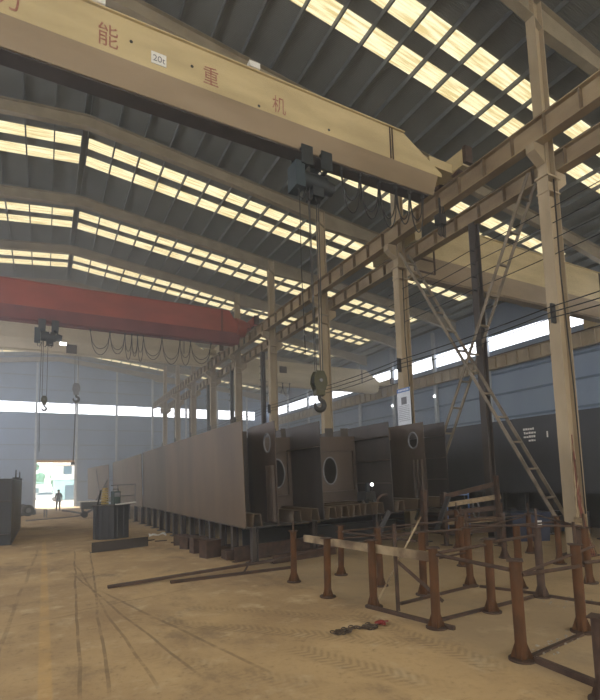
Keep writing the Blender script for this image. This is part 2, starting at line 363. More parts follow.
# ------------------------------------------------------------------ columns, rafters, runways
def hsec(m, cx, cy, dx, dy, z0, z1, tf=.025, tw=.018):   # H section, flanges facing x
    m.box(cx - dx / 2, cx - dx / 2 + tf, cy - dy / 2, cy + dy / 2, z0, z1)
    m.box(cx + dx / 2 - tf, cx + dx / 2, cy - dy / 2, cy + dy / 2, z0, z1)
    m.box(cx - dx / 2 + tf, cx + dx / 2 - tf, cy - tw / 2, cy + tw / 2, z0, z1)
collab = ['tall cream crane column with red cables at its foot, beside rusty post rig',
          'cream crane column carrying the white notice sheet',
          'cream crane column just behind the big hanging hook']
for i, y in enumerate(COLY):
    z0 = floorz(y)
    lab = collab[i] if i < 3 else '%s cream crane column counted from the post rig, above the long steel girder' % ORD[i]
    c = thing('crane_column', lab, 'column', (XC, y, z0), group='cream crane columns between the two bays')
    m = MB(); hsec(m, 0, 0, .44, .30, 0, 9.6 - z0); m.build('lower_shaft', 'cream', c)
    m = MB(); hsec(m, 0, 0, .36, .26, 9.6 - z0, roofz(XC) - .3 - z0); m.build('upper_shaft', 'cream', c)
    MB().cbox((0, 0, .02), (.7, .6, .04)).build('base_plate', 'rustdark', c)
    m = MB(); m.prism([(-.22, 9.95 - z0), (-.62, 10.2 - z0), (-.62, 10.42 - z0), (-.22, 10.42 - z0)], -.12, .12); m.build('bracket', 'cream', c)
    m = MB(); m.prism([(.22, 9.3 - z0), (.62, 9.6 - z0), (.62, 9.86 - z0), (.22, 9.86 - z0)], -.12, .12); m.build('bracket', 'cream', c)
    MB().cbox((0, 0, 9.62 - z0), (.56, .36, .05)).build('collar', 'cream', c); MB().cbox((0, 0, 9.2 - z0), (.5, .34, .04)).build('collar', 'cream', c)
    # insulator arm for the three supply wires
    m = MB(); m.cbox((-.3, -.05, 5.96 - z0), (.16, .04, .5)); m.build('cable_bracket', 'black', c)
    for k in range(3):
        MB().cyl((-.38, -.05, 6.12 - .14 * k - z0), (-.3, -.05, 6.12 - .14 * k - z0), .035).build('insulator', 'black', c)
    zt = roofz(XC) - .3
    if i < 2:                                           # conduit down the column
        MB().tube([(-.05, -.2, 9.5), (-.08, -.19, 7), (.05, -.2, 4), (.08, -.2, 1.0)], .018, 6).build('conduit', 'cable', c)

for i, y in enumerate([-10.0, -4.3, 1.4] + COLY + [57.1]):
    if i == 0: continue
    if i < 3: lab = None
    m = MB()
    def rz_(x): return roofz(x) - .23
    dep = lambda x: .48 + .3 * max(0, (abs(x - RX) - 6) / 9) if x < XC else .55 + .3 * max(0, 1 - (x - XC) / 4) + .25 * max(0, (x - 21) / 5.3)
    xs = [XL + .06, RX - 6, RX, RX + 6, XC - .2, XC + .2, XC + 4, 21, XR - .35]
    for tw, o0, o1 in ((.012, 0, None), ):
        prof = [(x, rz_(x)) for x in xs] + [(x, rz_(x) - dep(x)) for x in reversed(xs)]
        m.prism(prof, y - .008, y + .008)
    r = thing('roof_beam', 'cream sloping roof beam over the %s' % ('open floor before the post rig' if i < 3 else 'end wall with the bright doorway' if i == 12 else '%s crane column from the post rig' % ORD[i - 3]), 'roof beam', (0, 0, 0), group='cream roof beams under the purlins') 
    if i < 3: r['label'] = 'cream sloping roof beam overhead, %s one before the first crane column' % ['', 'second', 'next'][i]
    m.build('web', 'rafter', r)
    m = MB(); q = [(x, rz_(x)) for x in xs]; m.prism(q + [(x, z - .02) for x, z in reversed(q)], y - .12, y + .12); m.build('top_flange', 'rafter', r)
    m = MB(); q = [(x, rz_(x) - dep(x)) for x in xs]; m.prism(q + [(x, z - .02) for x, z in reversed(q)], y - .12, y + .12); m.build('bottom_flange', 'rafter', r)

def runway(label, xc, ztop, zbot, y0, y1, mm, step=.93, fw_=.30):
    r = thing('runway_beam', label, 'crane runway', (xc, y0, zbot)); h = ztop - zbot; Ln = y1 - y0
    MB().box(-fw_ / 2, fw_ / 2, 0, Ln, h - .025, h).build('top_flange', mm, r)
    MB().box(-fw_ / 2, fw_ / 2, 0, Ln, 0, .025).build('bottom_flange', mm, r)
    MB().box(-.008, .008, 0, Ln, .025, h - .025).build('web', mm, r)
    MB().box(-.04, .04, 0, Ln, h, h + .1).build('rail', 'rustdark', r)
    me = None
    k = 0
    while (k + .5) * step < Ln:
        yy = (k + .5) * step
        if me is None:
            o = MB().box(-fw_ / 2 + .01, fw_ / 2 - .01, -.008, .008, .025, h - .025).build('stiffener', 'stiff' if mm == 'beamrust' else mm, r); me = o
        else:
            o = me.copy(); COL.objects.link(o); o.parent = r
        o.location = (0, yy, 0); k += 1
    return r
runway('upper crane runway beam of stained cream steel, on the near side of the columns', 11.0, 11.05, 10.43, -3, 55.5, 'beamrust')
runway('lower crane runway beam of stained cream steel, on the far side of the columns', 11.78, 10.4, 9.87, -3, 55.5, 'beamrust')
runway('pale crane runway beam along the blue side wall under its strip window', 25.95, 9.62, 8.8, -3, 56, 'cream', step=.8)

# dark steel props under the lower runway
for i, (y) in enumerate((9.8, 26.2, 31.7, 37.2, 42.6, 48.2)):
    zz = floorz(y)
    p = thing('steel_prop', 'dark brown steel prop %s' % ('between the first two crane columns at the crossed braces' if i == 0 else 'under the runway, %s one beyond the hanging hook' % ORD[i - 1]), 'prop', (11.72, y, zz), group='dark props under the lower runway')
    m = MB(); hsec(m, 0, 0, .24, .22, 0, 9.85 - zz); m.build('shaft', 'darkpost', p)
    MB().cbox((0, 0, .015), (.4, .4, .03)).build('base_plate', 'darkpost', p)
    for k in range(4): MB().cyl((-.12, -.05, 8.9 - k * .42 - zz), (-.26, -.05, 8.9 - k * .42 - zz), .03).build('insulator', 'black', p)

# crossed laced braces between the first two columns
def brace(label, p0, p1, n):
    r = thing('laced_brace', label, 'brace', (p0[0], p0[1], 0)); a, b = rel(p0, (p0[0], p0[1], 0)), rel(p1, (p0[0], p0[1], 0))
    for s in (-.2, .2): MB().bar((a[0] + s, a[1], a[2]), (b[0] + s, b[1], b[2]), .03, .09).build('rail', 'brace', r)
    for k in range(n):
        f = (k + .7) / (n + .4); q = [a[j] + (b[j] - a[j]) * f for j in range(3)]
        MB().cbox(q, (.4, .07, .05)).build('rung', 'brace', r)
brace('ladder-like cream brace rising from the second column foot to first column top', (11.42, 12.6, .5), (11.42, 7.5, 10.0), 12)
brace('ladder-like cream brace rising from the cabled column foot to second column top', (11.40, 7.45, .85), (11.40, 12.7, 10.1), 12)

# supply wires strung along the columns
def sag(p0, p1, s, n=12):
    p0, p1 = Vector(p0), Vector(p1)
    return [p0.lerp(p1, k / n) - Vector((0, 0, s * 4 * (k / n) * (1 - k / n))) for k in range(n + 1)]
for k in range(3):
    pts = []
    stops = [1.2] + COLY[:7]
    for a, b_ in zip(stops, stops[1:]): pts += sag((11.03, a, 6.12 - .14 * k), (11.03, b_, 6.12 - .14 * k), .05 + .03 * k, 8)[:-1]
    tag(MB().tube(pts, .014, 6).build('supply_wire', 'cable'), '%s of three black supply wires strung along the crane columns' % ('top', 'middle', 'lowest')[k] if False else '%s black supply wire of three strung along the crane columns' % ('topmost', 'middle', 'lowest')[k], 'wire', 'black wires strung along the columns')
for k in range(4):
    pts = []
    stops = [4.2, 9.8, 14.5]
    for a, b_ in zip(stops, stops[1:]): pts += sag((11.46, a, 8.9 - .42 * k), (11.46, b_, 8.9 - .42 * k), .04, 6)[:-1]
    tag(MB().tube(pts, .012, 6).build('conductor_wire', 'cable'), '%s thin conductor wire on the dark props below the lower runway' % ('topmost', 'second', 'third', 'lowest')[k], 'wire', 'conductor wires under the lower runway')

# notice sheet on the second column
ps = thing('notice_sheet', 'white notice sheet with blue heading hung on the second crane column', 'poster', (11.14, 12.78, 3.78))
MB().box(-.02, 0, -.34, .34, 0, 1.32).build('sheet', 'poster', ps)
MB().box(-.026, -.021, -.34, .34, 1.18, 1.32).build('heading_band', 'posterblue', ps)
MB().box(-.026, -.021, -.16, .12, .74, 1.0).build('picture', 'grey', ps)
m = MB()
for r_ in range(9):
    z = .68 - r_ * .065
    yy = -.28
    while yy < .26:
        l = random.uniform(.03, .1); m.box(-.024, -.021, yy, min(yy + l, .28), z, z + .02); yy += l + .025
m.build('small_print', 'grey', ps)
m = MB(); yy = -.28
while yy < .25:
    l = random.uniform(.04, .07); m.box(-.029, -.0265, yy, yy + l, 1.22, 1.28); yy += l + .02
m.build('heading_print', 'poster', ps)

# small white spot lamps on the side wall posts
for y, nm in ((21.65, 'third'), (26.6, 'second'), (31.6, 'first')):
    for z, zz in ((9.2, 'upper'), (7.98, 'lower')):
        if False: pass
        l = thing('wall_lamp', '%s small white lamp on the %s' % (zz, {21.65: 'wall post seen beside the dark prop', 26.6: 'wall post right after the notice sheet', 31.6: 'wall post just before the notice sheet'}[y]), 'lamp', (XR - .34, y, z), group='small lamps on the side wall posts')
        MB().cbox((.0, 0, 0), (.04, .14, .14)).build('housing', 'white', l)
        MB().sphere((-.05, 0, 0), .09).build('bulb', 'lamp', l, True)

# ------------------------------------------------------------------ bridge cranes
def text_mesh(s, size, name, m, parent, loc, sx_=1.0):
    cu = bpy.data.curves.new(name, 'FONT'); cu.body = s; cu.size = size; cu.extrude = .002
    o = bpy.data.objects.new(name + '_tmp', cu); COL.objects.link(o)
    bpy.context.view_layer.update()
    me = bpy.data.meshes.new_from_object(o.evaluated_get(bpy.context.evaluated_depsgraph_get()))
    bpy.data.objects.remove(o)
    me.name = name; me.materials.clear(); me.materials.append(M[m])
    q = bpy.data.objects.new(name, me); COL.objects.link(q); q.parent = parent; q.location = loc; q.rotation_euler = (math.pi / 2, 0, 0); q.scale = (sx_, 1, 1)
    return q

def crane(label, yn, x0, x1, zt, zm, zb, mm, ml, wid=.75, taper=1.5, truck_z=None, left_end=None, truck_y=(-.6, 1.9), fm=None):
    r = thing('bridge_crane', label, 'crane', (x0, yn, zb)); h, hm = zt - zb, zm - zb; Ln = x1 - x0; c = wid / 2
    lt = left_end or 0
    up = [(0, hm + .25 * (h - hm) if lt else hm), (lt, h), (Ln - taper, h), (Ln - .15, hm + .12)] if lt else [(0, h), (Ln - taper, h), (Ln - .1, hm + .12)]
    prof = [(0, hm)] * (1 if not lt else 1) + up + [(Ln - .1, hm)]
    m = MB(); m.prism(prof, 0, wid); m.build('girder_web', mm, r)
    # slanted lower box and bottom running flange
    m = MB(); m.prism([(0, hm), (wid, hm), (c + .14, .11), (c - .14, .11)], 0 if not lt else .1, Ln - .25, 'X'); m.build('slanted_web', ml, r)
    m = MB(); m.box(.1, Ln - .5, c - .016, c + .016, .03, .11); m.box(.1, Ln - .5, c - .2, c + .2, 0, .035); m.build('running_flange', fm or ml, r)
    MB().box(lt, Ln - taper, -.06, wid + .06, h - .001, h + .03).build('top_plate', mm, r)
    for s in (.45, .53): MB().box(Ln - taper - s - .01, Ln - taper - s + .02, -.03, 0, hm, h).build('splice_strip', 'rustdark', r)
    if truck_z is not None:
        t = MB(); zz = truck_z - zb; t.box(Ln + .42, Ln + .74, truck_y[0], truck_y[1], zz + .14, zz + .64); t.build('end_carriage', mm, r)
        for yy in (truck_y[0] + .35, truck_y[1] - .35): MB().cyl((Ln + .47, yy, zz + .17), (Ln + .69, yy, zz + .17), .17).build('wheel', 'rustdark', r)
        t = MB(); t.box(Ln - .5, Ln + .5, .05, wid - .05, zz + .12, zz + .4); t.build('end_link', mm, r)
        MB().box(Ln + .44, Ln + .72, truck_y[0] - .12, truck_y[0], zz + .2, zz + .72).build('buffer_plate', 'rustdark', r)
    return r

C1B = 10.26
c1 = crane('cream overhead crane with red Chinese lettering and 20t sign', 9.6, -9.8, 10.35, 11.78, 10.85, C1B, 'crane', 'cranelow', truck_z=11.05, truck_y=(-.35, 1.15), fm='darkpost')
for s, x, z, sz in (('力', -1.05, 10.98, .62), ('能', .74, 10.98, .55), ('重', 2.95, 10.98, .50), ('机', 4.68, 10.93, .48)):
    text_mesh(s, sz, 'lettering', 'redtext', c1, (x + 9.8, -.006, z + .04 - C1B), .78)
sg = MB().box(1.82 + 9.8, 2.14 + 9.8, -.015, 0, 11.0 - C1B, 11.27 - C1B).build('load_sign', 'white', c1)
text_mesh('20t', .2, 'sign_text', 'grey', sg, (1.85 + 9.8, -.018, 11.06 - C1B))
for x, z in ((1.41, 11.3), (2.71, 11.28), (4.33, 10.93), (6.3, 11.0)):
    MB().cyl((x + 9.8, -.006, z - C1B), (x + 9.8, .01, z - C1B), .035).build('vent_hole', 'black', c1)
for x in (.75, 4.2):                                     # lamp boxes on the top edge
    m = MB().box(x + 9.8 - .14, x + 9.8 + .14, -.1, .1, 11.81 - C1B, 11.95 - C1B); m.build('lamp_box', 'white', c1)

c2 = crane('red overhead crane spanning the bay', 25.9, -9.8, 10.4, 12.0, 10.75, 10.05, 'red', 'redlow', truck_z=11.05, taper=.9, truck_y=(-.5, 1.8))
m = MB(); m.cyl((10.4 + 9.8 - .45, .37, 1.1), (10.4 + 9.8 + .15, .37, 1.1), .62, .5, 16); m.build('end_drum', 'red', c2, True)
c3 = crane('cream overhead crane behind the red crane', 32.3, -9.8, 10.4, 11.9, 10.9, 10.2, 'cranehazed', 'cranehazed', truck_z=11.05, truck_y=(-.5, 1.8))
MB().box(10.85, 11.45, -.05, 0, .0, .55).build('warning_panel', 'rustdark', c3)
c4 = crane('cream overhead crane of the neighbouring bay, behind the crossed braces', 12.9, 12.1, 25.5, 11.85, 10.35, 9.55, 'crane', 'cranelow', truck_z=9.62, left_end=2.0, taper=.7)
t = MB(); t.box(-.48, -.16, -.6, 1.9, .95, 1.4); t.build('end_carriage', 'crane', c4)
m = MB(); A, B, Z0_, Z1_ = -.25, .75, .0, .95
for p, q in (((A, Z0_), (B, Z0_)), ((A, Z1_), (B, Z1_)), ((A, Z0_), (A, Z1_)), ((B, Z0_), (B, Z1_)), ((A, .5), (B, .5))): m.bar((p[0], -.25, p[1]), (q[0], -.25, q[1]), .05, .05)
m.build('guard_frame', 'rustdark', c4)
c5 = crane('distant cream overhead crane of the neighbouring bay, behind the hanging hook', 32.0, 12.1, 25.5, 10.95, 9.8, 9.1, 'cranehazed', 'cranehazed', truck_z=9.62, taper=1.6)
MB().box(3.6, 4.2, -.06, 0, 1.0, 1.5).build('panel_box', 'rustdark', c5)

# hoists
def hoist(label, x, y, zf, big, group=None):
    h = thing('electric_hoist', label, 'hoist', (x, y, zf), group=group); s = 1.0 if big else .95
    for dx in (-.3, .28):
        m = MB(); m.box(dx - .16, dx + .16, -.3, -.26, -.34, .16); m.box(dx - .16, dx + .16, .26, .3, -.34, .16); m.box(dx - .05, dx + .05, -.3, .3, -.36, -.3)
        tf_ = m.build('trolley_frame', 'hoist', h)
        for sy in (-.2, .2):
            MB().cyl((dx - .08, sy - .05, .09), (dx - .08, sy + .05, .09), .07).build('wheel', 'hoist', tf_)
    MB().cyl((-.35, 0, -.62), (.32, 0, -.62), .24, n=20).build('rope_drum', 'hoist', h, True)
    MB().cyl((.32, 0, -.62), (.6, 0, -.66), .2, .16, n=16).build('motor', 'hoist', h, True)
    MB().box(-.62, -.36, -.26, .2, -.95, -.28).build('control_box', 'blueblack', h)
    MB().box(-.1, .22, -.2, .2, -1.05, -.8).build('gear_box', 'hoist', h)
    MB().cyl((.05, -.27, -.5), (.05, -.3, -.5), .03).build('badge', 'white', h)
    for k in range(3):
        x0 = -.5 + .25 * k
        MB().tube([(x0, -.1, -.9), (x0 + .02, -.12, -1.15), (x0 + .12, -.12, -1.2), (x0 + .2, -.1, -.95)], .016, 6).build('cable_loop', 'cable', h)
    return h
def ropes(h, tops, bots, r=.012):
    for a, b_ in zip(tops, bots): MB().tube([a, b_], r, 6).build('rope', 'rope', h)
h1 = hoist('dark hoist hanging under the cream lettered crane', 5.98, 9.975, C1B + .01, True)
HX, HY = 6.0, 9.975
ropes(h1, [(-.17, -.1, -.8), (-.08, .1, -.8), (.1, -.1, -.8), (.16, .1, -.8)], [(-.1, -.07, -5.62), (-.06, .07, -5.62), (.08, -.07, -5.62), (.1, .07, -5.62)])
MB().tube([(-.45, -.1, -.9), (-.46, -.1, -3), (-.42, -.1, -5.2)], .01, 6).build('pendant_cable', 'cable', h1)

def hook_block(label, x, y, zt, s=1.0, mm='hook'):
    k = thing('hook_block', label, 'crane hook', (x, y, zt))
    m = MB(); m.prism([(-.1 * s, 0), (.1 * s, 0), (.17 * s, -.14 * s), (.19 * s, -.3 * s), (.13 * s, -.46 * s), (-.13 * s, -.46 * s), (-.19 * s, -.3 * s), (-.17 * s, -.14 * s)], -.1 * s, -.07 * s)
    m.build('cheek_plate', mm, k)
    m = MB(); m.prism([(-.1 * s, 0), (.1 * s, 0), (.17 * s, -.14 * s), (.19 * s, -.3 * s), (.13 * s, -.46 * s), (-.13 * s, -.46 * s), (-.19 * s, -.3 * s), (-.17 * s, -.14 * s)], .07 * s, .1 * s)
    m.build('cheek_plate', mm, k)
    for d in (-.035, .035): MB().cyl((0, (d - .025) * s, -.24 * s), (0, (d + .025) * s, -.24 * s), .17 * s, n=20).build('sheave', 'hoist', k, True)
    MB().cyl((0, -.13 * s, -.24 * s), (0, .13 * s, -.24 * s), .04 * s).build('axle', 'grey', k)
    m = MB(); m.box(-.12 * s, .12 * s, -.09 * s, .09 * s, -.6 * s, -.46 * s); m.build('swivel', mm, k)
    pts = [(0, 0, -.58 * s), (0, 0, -.68 * s)]; rr = [.045 * s, .05 * s]
    for i in range(13):
        a = R(90 - 24 * i); pts.append(((.0 + .13 * math.cos(a)) * s, 0, (-.83 + .13 * math.sin(a)) * s)); rr.append((.05 + .018 * math.sin(math.pi * i / 12) - .025 * max(0, i - 8) / 4) * s)
    MB().tube(pts, rr, 10).build('hook', 'black', k, True)
    return k
hook_block('big olive crane hook block hanging from the cream lettered crane', 5.98, HY, 4.68, 1.02)

h2 = hoist('dark hoist hanging under the red crane', 0.05, 26.28, 10.06, False)
MB().box(.5, .8, -.3, -.1, -1.02, -.92).build('lamp', 'lamp', h2)
ropes(h2, [(-.22, -.08, -.8), (-.02, .1, -.8)], [(-.22, -.05, -3.65), (-.02, .05, -3.65)])
MB().tube([(-.3, 0, -.9), (-.32, 0, -4), (-.28, 0, -6.4)], .012, 6).build('pendant_cable', 'cable', h2)
k2 = hook_block('small hook block hanging from the red crane before the strip window', -.07, 26.28, 6.42, .75)
h3 = hoist('dark hoist on the far side of the cream crane behind the red crane', 1.72, 33.5, 12.2, False)
ropes(h3, [(-.12, -.08, -.8), (.12, .08, -.8)], [(-.1, -.05, -3.7), (.1, .05, -3.7)])
k3 = hook_block('grey hook block with a long chain, hanging beside the small hook', 1.72, 33.5, 8.55, 1.25, 'grey')
MB().tube([(-.02, 0, -1.2), (-.05, 0, -3), (-.1, 0, -5.2)], .035, 6).build('sling_chain', 'rope', k3)
MB().cbox((-.12, 0, -5.2), (.22, .16, .16)).build('sling_end', 'black', k3)

# festoon cables
def festoon(label, xs, y, z, drop, group=None, hang=None):
    f = thing('festoon_cable', label, 'cable', (xs[0], y, z), group=group)
    for i, (a, b_) in enumerate(zip(xs, xs[1:])):
        for s in (0, 1):
            d = drop * (1, .8)[s] * random.uniform(.8, 1.1); n_ = 10
            pts = [(a - xs[0] + (b_ - a) * k / n_, .04 * s, -d * math.sqrt(max(0, 1 - (2 * k / n_ - 1) ** 2))) for k in range(n_ + 1)]
            MB().tube(pts, .016, 6).build('cable_loop', 'cable', f)
    for a in xs: MB().cbox((a - xs[0], .02, .05), (.07, .1, .1)).build('trolley', 'black', f)
    MB().cyl((-.05, .02, .11), (xs[-1] - xs[0] + .05, .02, .11), .012).build('guide_wire', 'black', f)
festoon('looped black cables under the cream lettered crane beside its hoist', [6.75, 7.35, 8.0, 8.6, 9.1, 9.6], 9.75, 10.1, 1.1)
festoon('looped black cables under the red crane', [1.95, 2.9, 3.65, 4.0, 4.3, 4.6, 5.6, 6.6, 7.2, 8.4], 26.1, 9.92, 1.3)
festoon('looped black cables under the distant crane behind the hanging hook', [14.2, 14.9, 15.3, 15.9, 16.5], 31.9, 9.2, .95)
# plug box at the crane end
cb = thing('cable_junction', 'black cable junction hanging beside the upper runway under the cream crane', 'junction box', (10.2, 9.7, 9.5))
MB().box(-.14, .14, -.1, .1, -.1, .2).build('box', 'black', cb)
for k in range(4): MB().tube([(-.1 + .07 * k, 0, -.08), (-.12 + .08 * k, 0, -.4 - .06 * (k % 2)), (-.06 + .08 * k, 0, -.45), (-.02 + .06 * k, 0, .5)], .015, 6).build('cable', 'cable', cb)
MB().box(-.02, .02, -.02, .02, .2, .75).build('hanger', 'black', cb)

# ------------------------------------------------------------------ long steel box girders
TILT = 0.026
def girder_root(label, loc, rz=0):
    g = thing('box_girder', label, 'steel girder', loc, rz); g.rotation_euler = (0, -TILT, rz); g.scale = (GS, GS, GS); return g
GZ = .876; GH = 2.98; GS = .87
def web(g, x, y0, y1, m='plate', h=GH, name='side_web', t=.02): return MB().box(x, x + t, y0, y1, .02, h).build(name, m, g)
def flange(g, x0, x1, y0, y1, m='plated'): return MB().box(x0, x1, y0, y1, 0, .025).build('bottom_flange', m, g)
def urib(g, x, y0, y1):
    m = MB(); a, b_, h, t = .15, .10, .38, .012
    m.prism([(x - a, .025), (x - b_, h), (x + b_, h), (x + a, .025), (x + a - t, .025), (x + b_ - t, h - t), (x - b_ + t, h - t), (x - a + t, .025)], y0, y1); m.build('trough_rib', 'plate', g)

YN = 10.66
ga = girder_root('long box girder section with open near end and manhole diaphragms', (4.24, YN, GZ))
web(ga, 0, 0, 9.4, 'plate'); flange(ga, -.03, 7.9, 0, 9.4)
# access webs with a small round hole, short lengths at the open end
for x in (1.0, 6.66):
    MB().holed(0, 1.75, .02, GH, .55, 2.38, .23, .27, x, x + .02, axis='X').build('access_web', 'platebrown', ga)
    MB().tor((x + .01, .55, 2.38), .24, .28, .03, axis='X').build('hole_ring', 'grey', ga)
    MB().prism([(1.75, .02), (2.05, .02), (2.05, GH - .05), (1.75, GH)], x, x + .02, 'X').build('access_web_end', 'plated', ga)
    for yy in (.12, .32, .52): MB().box(x - .1, x, yy, yy + .02, .1, 1.7).build('web_rib', 'platebrown', ga)
# long inner webs
web(ga, 2.5, 0, 9.4, 'plated', name='inner_web'); web(ga, 5.15, 0, 9.4, 'plated', name='inner_web'); web(ga, 7.66, 0, 9.4, 'plated', name='inner_web')
for x in (5.15, 7.66):
    for z in (.95, 1.72, 2.5): MB().box(x - .16, x, .02, 1.9, z, z + .02).build('web_rib', 'platebrown', ga)
MB().box(2.34, 2.5, .02, 2.4, 2.2, 2.22).build('web_rib', 'platebrown', ga)
# diaphragms with oval manholes, notched along the top edge
def diaphragm(x0, x1, y, ca):
    MB().holed(x0, x1, .02, GH - .32, ca, 1.46, .27, .46, y, y + .02, axis='Y').build('diaphragm', 'platebrown', ga)
    o = MB().tor((ca, y - .01, 1.46), .28, .47, .025, axis='Y').build('manhole_ring', 'grey', ga)
    n_ = 4; wdt = (x1 - x0) / (n_ * 2)
    for i in range(n_): MB().box(x0 + wdt * (2 * i + .2), x0 + wdt * (2 * i + 1.2), y, y + .02, GH - .32, GH - .02).build('notched_edge', 'plated', ga)
    m = MB(); m.box(x0 + .15, x1 - .15, y - .1, y, 2.14, 2.16).box(x0 + .15, x1 - .15, y - .1, y, .72, .74).box(x1 - .17, x1 - .15, y - .1, y, .74, 2.14)
    m.build('stiffening_frame', 'platebrown', ga)
diaphragm(2.52, 5.15, 1.95, 4.02); diaphragm(1.02, 2.5, 1.95, 1.95); diaphragm(5.17, 6.66, 2.05, 5.8)
MB().box(.02, 1.0, 2.1, 2.12, .02, GH - .1).build('diaphragm', 'plated', ga)
MB().box(6.7, 7.66, 2.05, 2.07, .02, GH - .4).build('diaphragm', 'plated', ga)
MB().box(5.17, 6.66, 1.75, 1.77, 2.5, GH).build('cross_plate', 'platebrown', ga)
for x in (.32, 1.55, 2.15, 2.75, 3.2, 3.65, 4.1, 4.55, 5.4, 6.2, 7.2): urib(ga, x, -.1, 9.4)
gb = girder_root('second box girder section, darker streaked plate beyond the open one', (4.25, YN + 9.42 * GS, GZ))
web(gb, 0, 0, 5.7, 'plateb'); flange(gb, -.03, 7.9, 0, 5.7); web(gb, 7.66, 0, 5.7, 'plated'); web(gb, 3.8, 0, 5.7, 'plated', name='inner_web')
gc = girder_root('third box girder section, lighter plate halfway to the doorway', (4.19, YN + 15.15 * GS, GZ - .05))
web(gc, 0, 0, 12.4, 'plate', h=GH); flange(gc, -.03, 7.9, 0, 12.4); web(gc, 7.66, 0, 12.4, 'plated'); web(gc, 3.8, 0, 12.4, 'plated', name='inner_web')
gd = girder_root('farthest box girder section, pale plate nearest the bright doorway', (3.95, YN + 27.75 * GS, GZ - .1), R(4.0))
web(gd, 0, 0, 10.5, 'plate', h=GH - .05); flange(gd, -.03, 5.5, 0, 10.5); web(gd, 5.4, 0, 10.5, 'plated')
m = MB().bar((-.25, 2.0, -.1), (-.03, 5.5, 2.6), .05, .05); m.build('leaning_prop', 'black', gd)

# supports under the girders
def trestle(label, x, y, h, w, m1='darkpost', grp='steel supports under the long box girder'):
    s = thing('girder_support', label, 'support', (x, y, floorz(y)), group=grp); hh = h - floorz(y)
    m = MB(); hsec(m, 0, 0, .16, .16, .24 if w else .02, hh); m.build('leg', m1, s)
    MB().cbox((0, 0, .012), (.34, .34, .024)).build('foot_plate', m1, s)
    if w: MB().box(-.3, .3, -.2, .2, .024, .24).build('packing_block', 'rustdark', s)
    return s
sy = [11.0, 11.9, 12.8, 13.8, 14.8, 15.9, 17.1, 18.3, 19.5, 20.7, 22.0, 23.4, 25.0, 27.0, 29.5, 32.0]
for i, y in enumerate(sy):
    trestle('%s dark steel support from the open end, under the girder edge' % ORD[i], 4.42 if i else 4.6, y, GZ + .003 - (.05 if y > 23.85 else 0), 0 < i < 6)
for i, (x, y) in enumerate(((6.4, 11.2), (8.5, 11.2), (10.3, 11.2), (7.5, 16), (10.3, 16))):
    trestle('steel support under the girder floor, %s' % ['second along the open end', 'third along the open end', 'fourth along the open end', 'deep below the first section', 'far below the first section'][i], x, y, GZ + TILT * (x - 4.24) - .01, False)
trestle('dark support under the farthest pale girder section', 3.85, 38, .775, False)
# blocks and plates lying around the supports
for i, (x, y, dx, dy, dz, rz, lab) in enumerate(((3.98, 12.6, .46, .34, .44, .3, 'dark rusty block standing before the supports, closest to the open girder end'),
        (3.95, 13.6, .42, .32, .42, .1, 'dark rusty block before the supports, second from the open girder end'),
        (3.93, 14.6, .4, .34, .36, .5, 'dark block before the supports, third from the open girder end'),
        (3.95, 15.6, .44, .3, .3, -.2, 'low dark block before the supports, fourth from the open girder end'))):
    bl = thing('steel_block', lab, 'block', (x, y, 0), rz, group='rusty blocks before the supports')
    MB().box(-dx / 2, dx / 2, -dy / 2, dy / 2, 0, dz).build('body', 'rustdark', bl); MB().box(-dx / 2 - .03, dx / 2 + .03, -dy / 2 - .03, dy / 2 + .03, dz, dz + .02).build('top_plate', 'rustdark', bl)
rp = thing('steel_channel', 'rusty brown channel lying on edge below the open girder end', 'steel channel', (5.75, 11.75, 0), .26)
MB().box(-1.6, 1.6, -.01, .01, 0, .36).build('web', 'rustdark', rp); MB().box(-1.6, 1.6, .01, .14, .345, .36).build('flange', 'rustdark', rp); MB().box(-1.6, 1.6, .01, .14, 0, .015).build('flange', 'rustdark', rp)
rp = thing('steel_channel', 'second rusty channel lying flat behind the long floor bars', 'steel channel', (5.9, 10.75, 0), .16)
MB().box(-1.0, 1.0, -.01, .01, 0, .2).build('web', 'rustdark', rp); MB().box(-1.0, 1.0, .01, .16, .185, .2).build('flange', 'rustdark', rp); MB().box(-1.0, 1.0, .01, .16, 0, .015).build('flange', 'rustdark', rp)
for i, (x0, x1, y, h_, lab) in enumerate(((7.0, 10.2, 12.4, .62, 'long black filler beam added for darkness under the open girder end'), (5.3, 8.2, 13.6, .55, 'black filler beam added for darkness behind the rusty channel'), (8.4, 11.0, 14.2, .7, 'black filler beam added for darkness deepest under the girder'))):
    ub = thing('shade_beam', lab, 'beam', ((x0 + x1) / 2, y, 0)); L_ = (x1 - x0) / 2  # added dark beams standing in for deep shade under the girder
    MB().box(-L_, L_, -.012, .012, .02, h_ - .02).build('web', 'black', ub); MB().box(-L_, L_, -.12, .12, 0, .02).build('flange', 'black', ub); MB().box(-L_, L_, -.12, .12, h_ - .02, h_).build('flange', 'black', ub)
def floorbar(label, p0, p1, w, h, m='rustdark', name='steel_bar', cat='steel bar', grp=None):
    b_ = MB().bar((p0[0], p0[1], p0[2] + h / 2), (p1[0], p1[1], p1[2] + h / 2), w, h); return tag(b_.build(name, m), label, cat, grp)
floorbar('long flat steel bar lying on the floor before the girder, the longer of two', (1.15, 10.2, 0), (5.6, 10.25, .16), .12, .05)
floorbar('shorter flat steel bar lying beside the long one on the floor', (2.3, 9.9, 0), (5.0, 9.85, .0), .1, .05)
floorbar('thin rod lying across the two floor bars', (3.8, 9.7, .06), (4.3, 10.5, .16), .03, .03)
fb = thing('steel_angle', 'dark steel plate bar standing on edge before the dark box', 'steel bar', (2.15, 15.78, 0), .26)
MB().box(-.88, .88, -.012, .012, 0, .30).build('web', 'plated', fb); MB().box(-.88, .88, .012, .12, 0, .014).build('foot_flange', 'plated', fb)

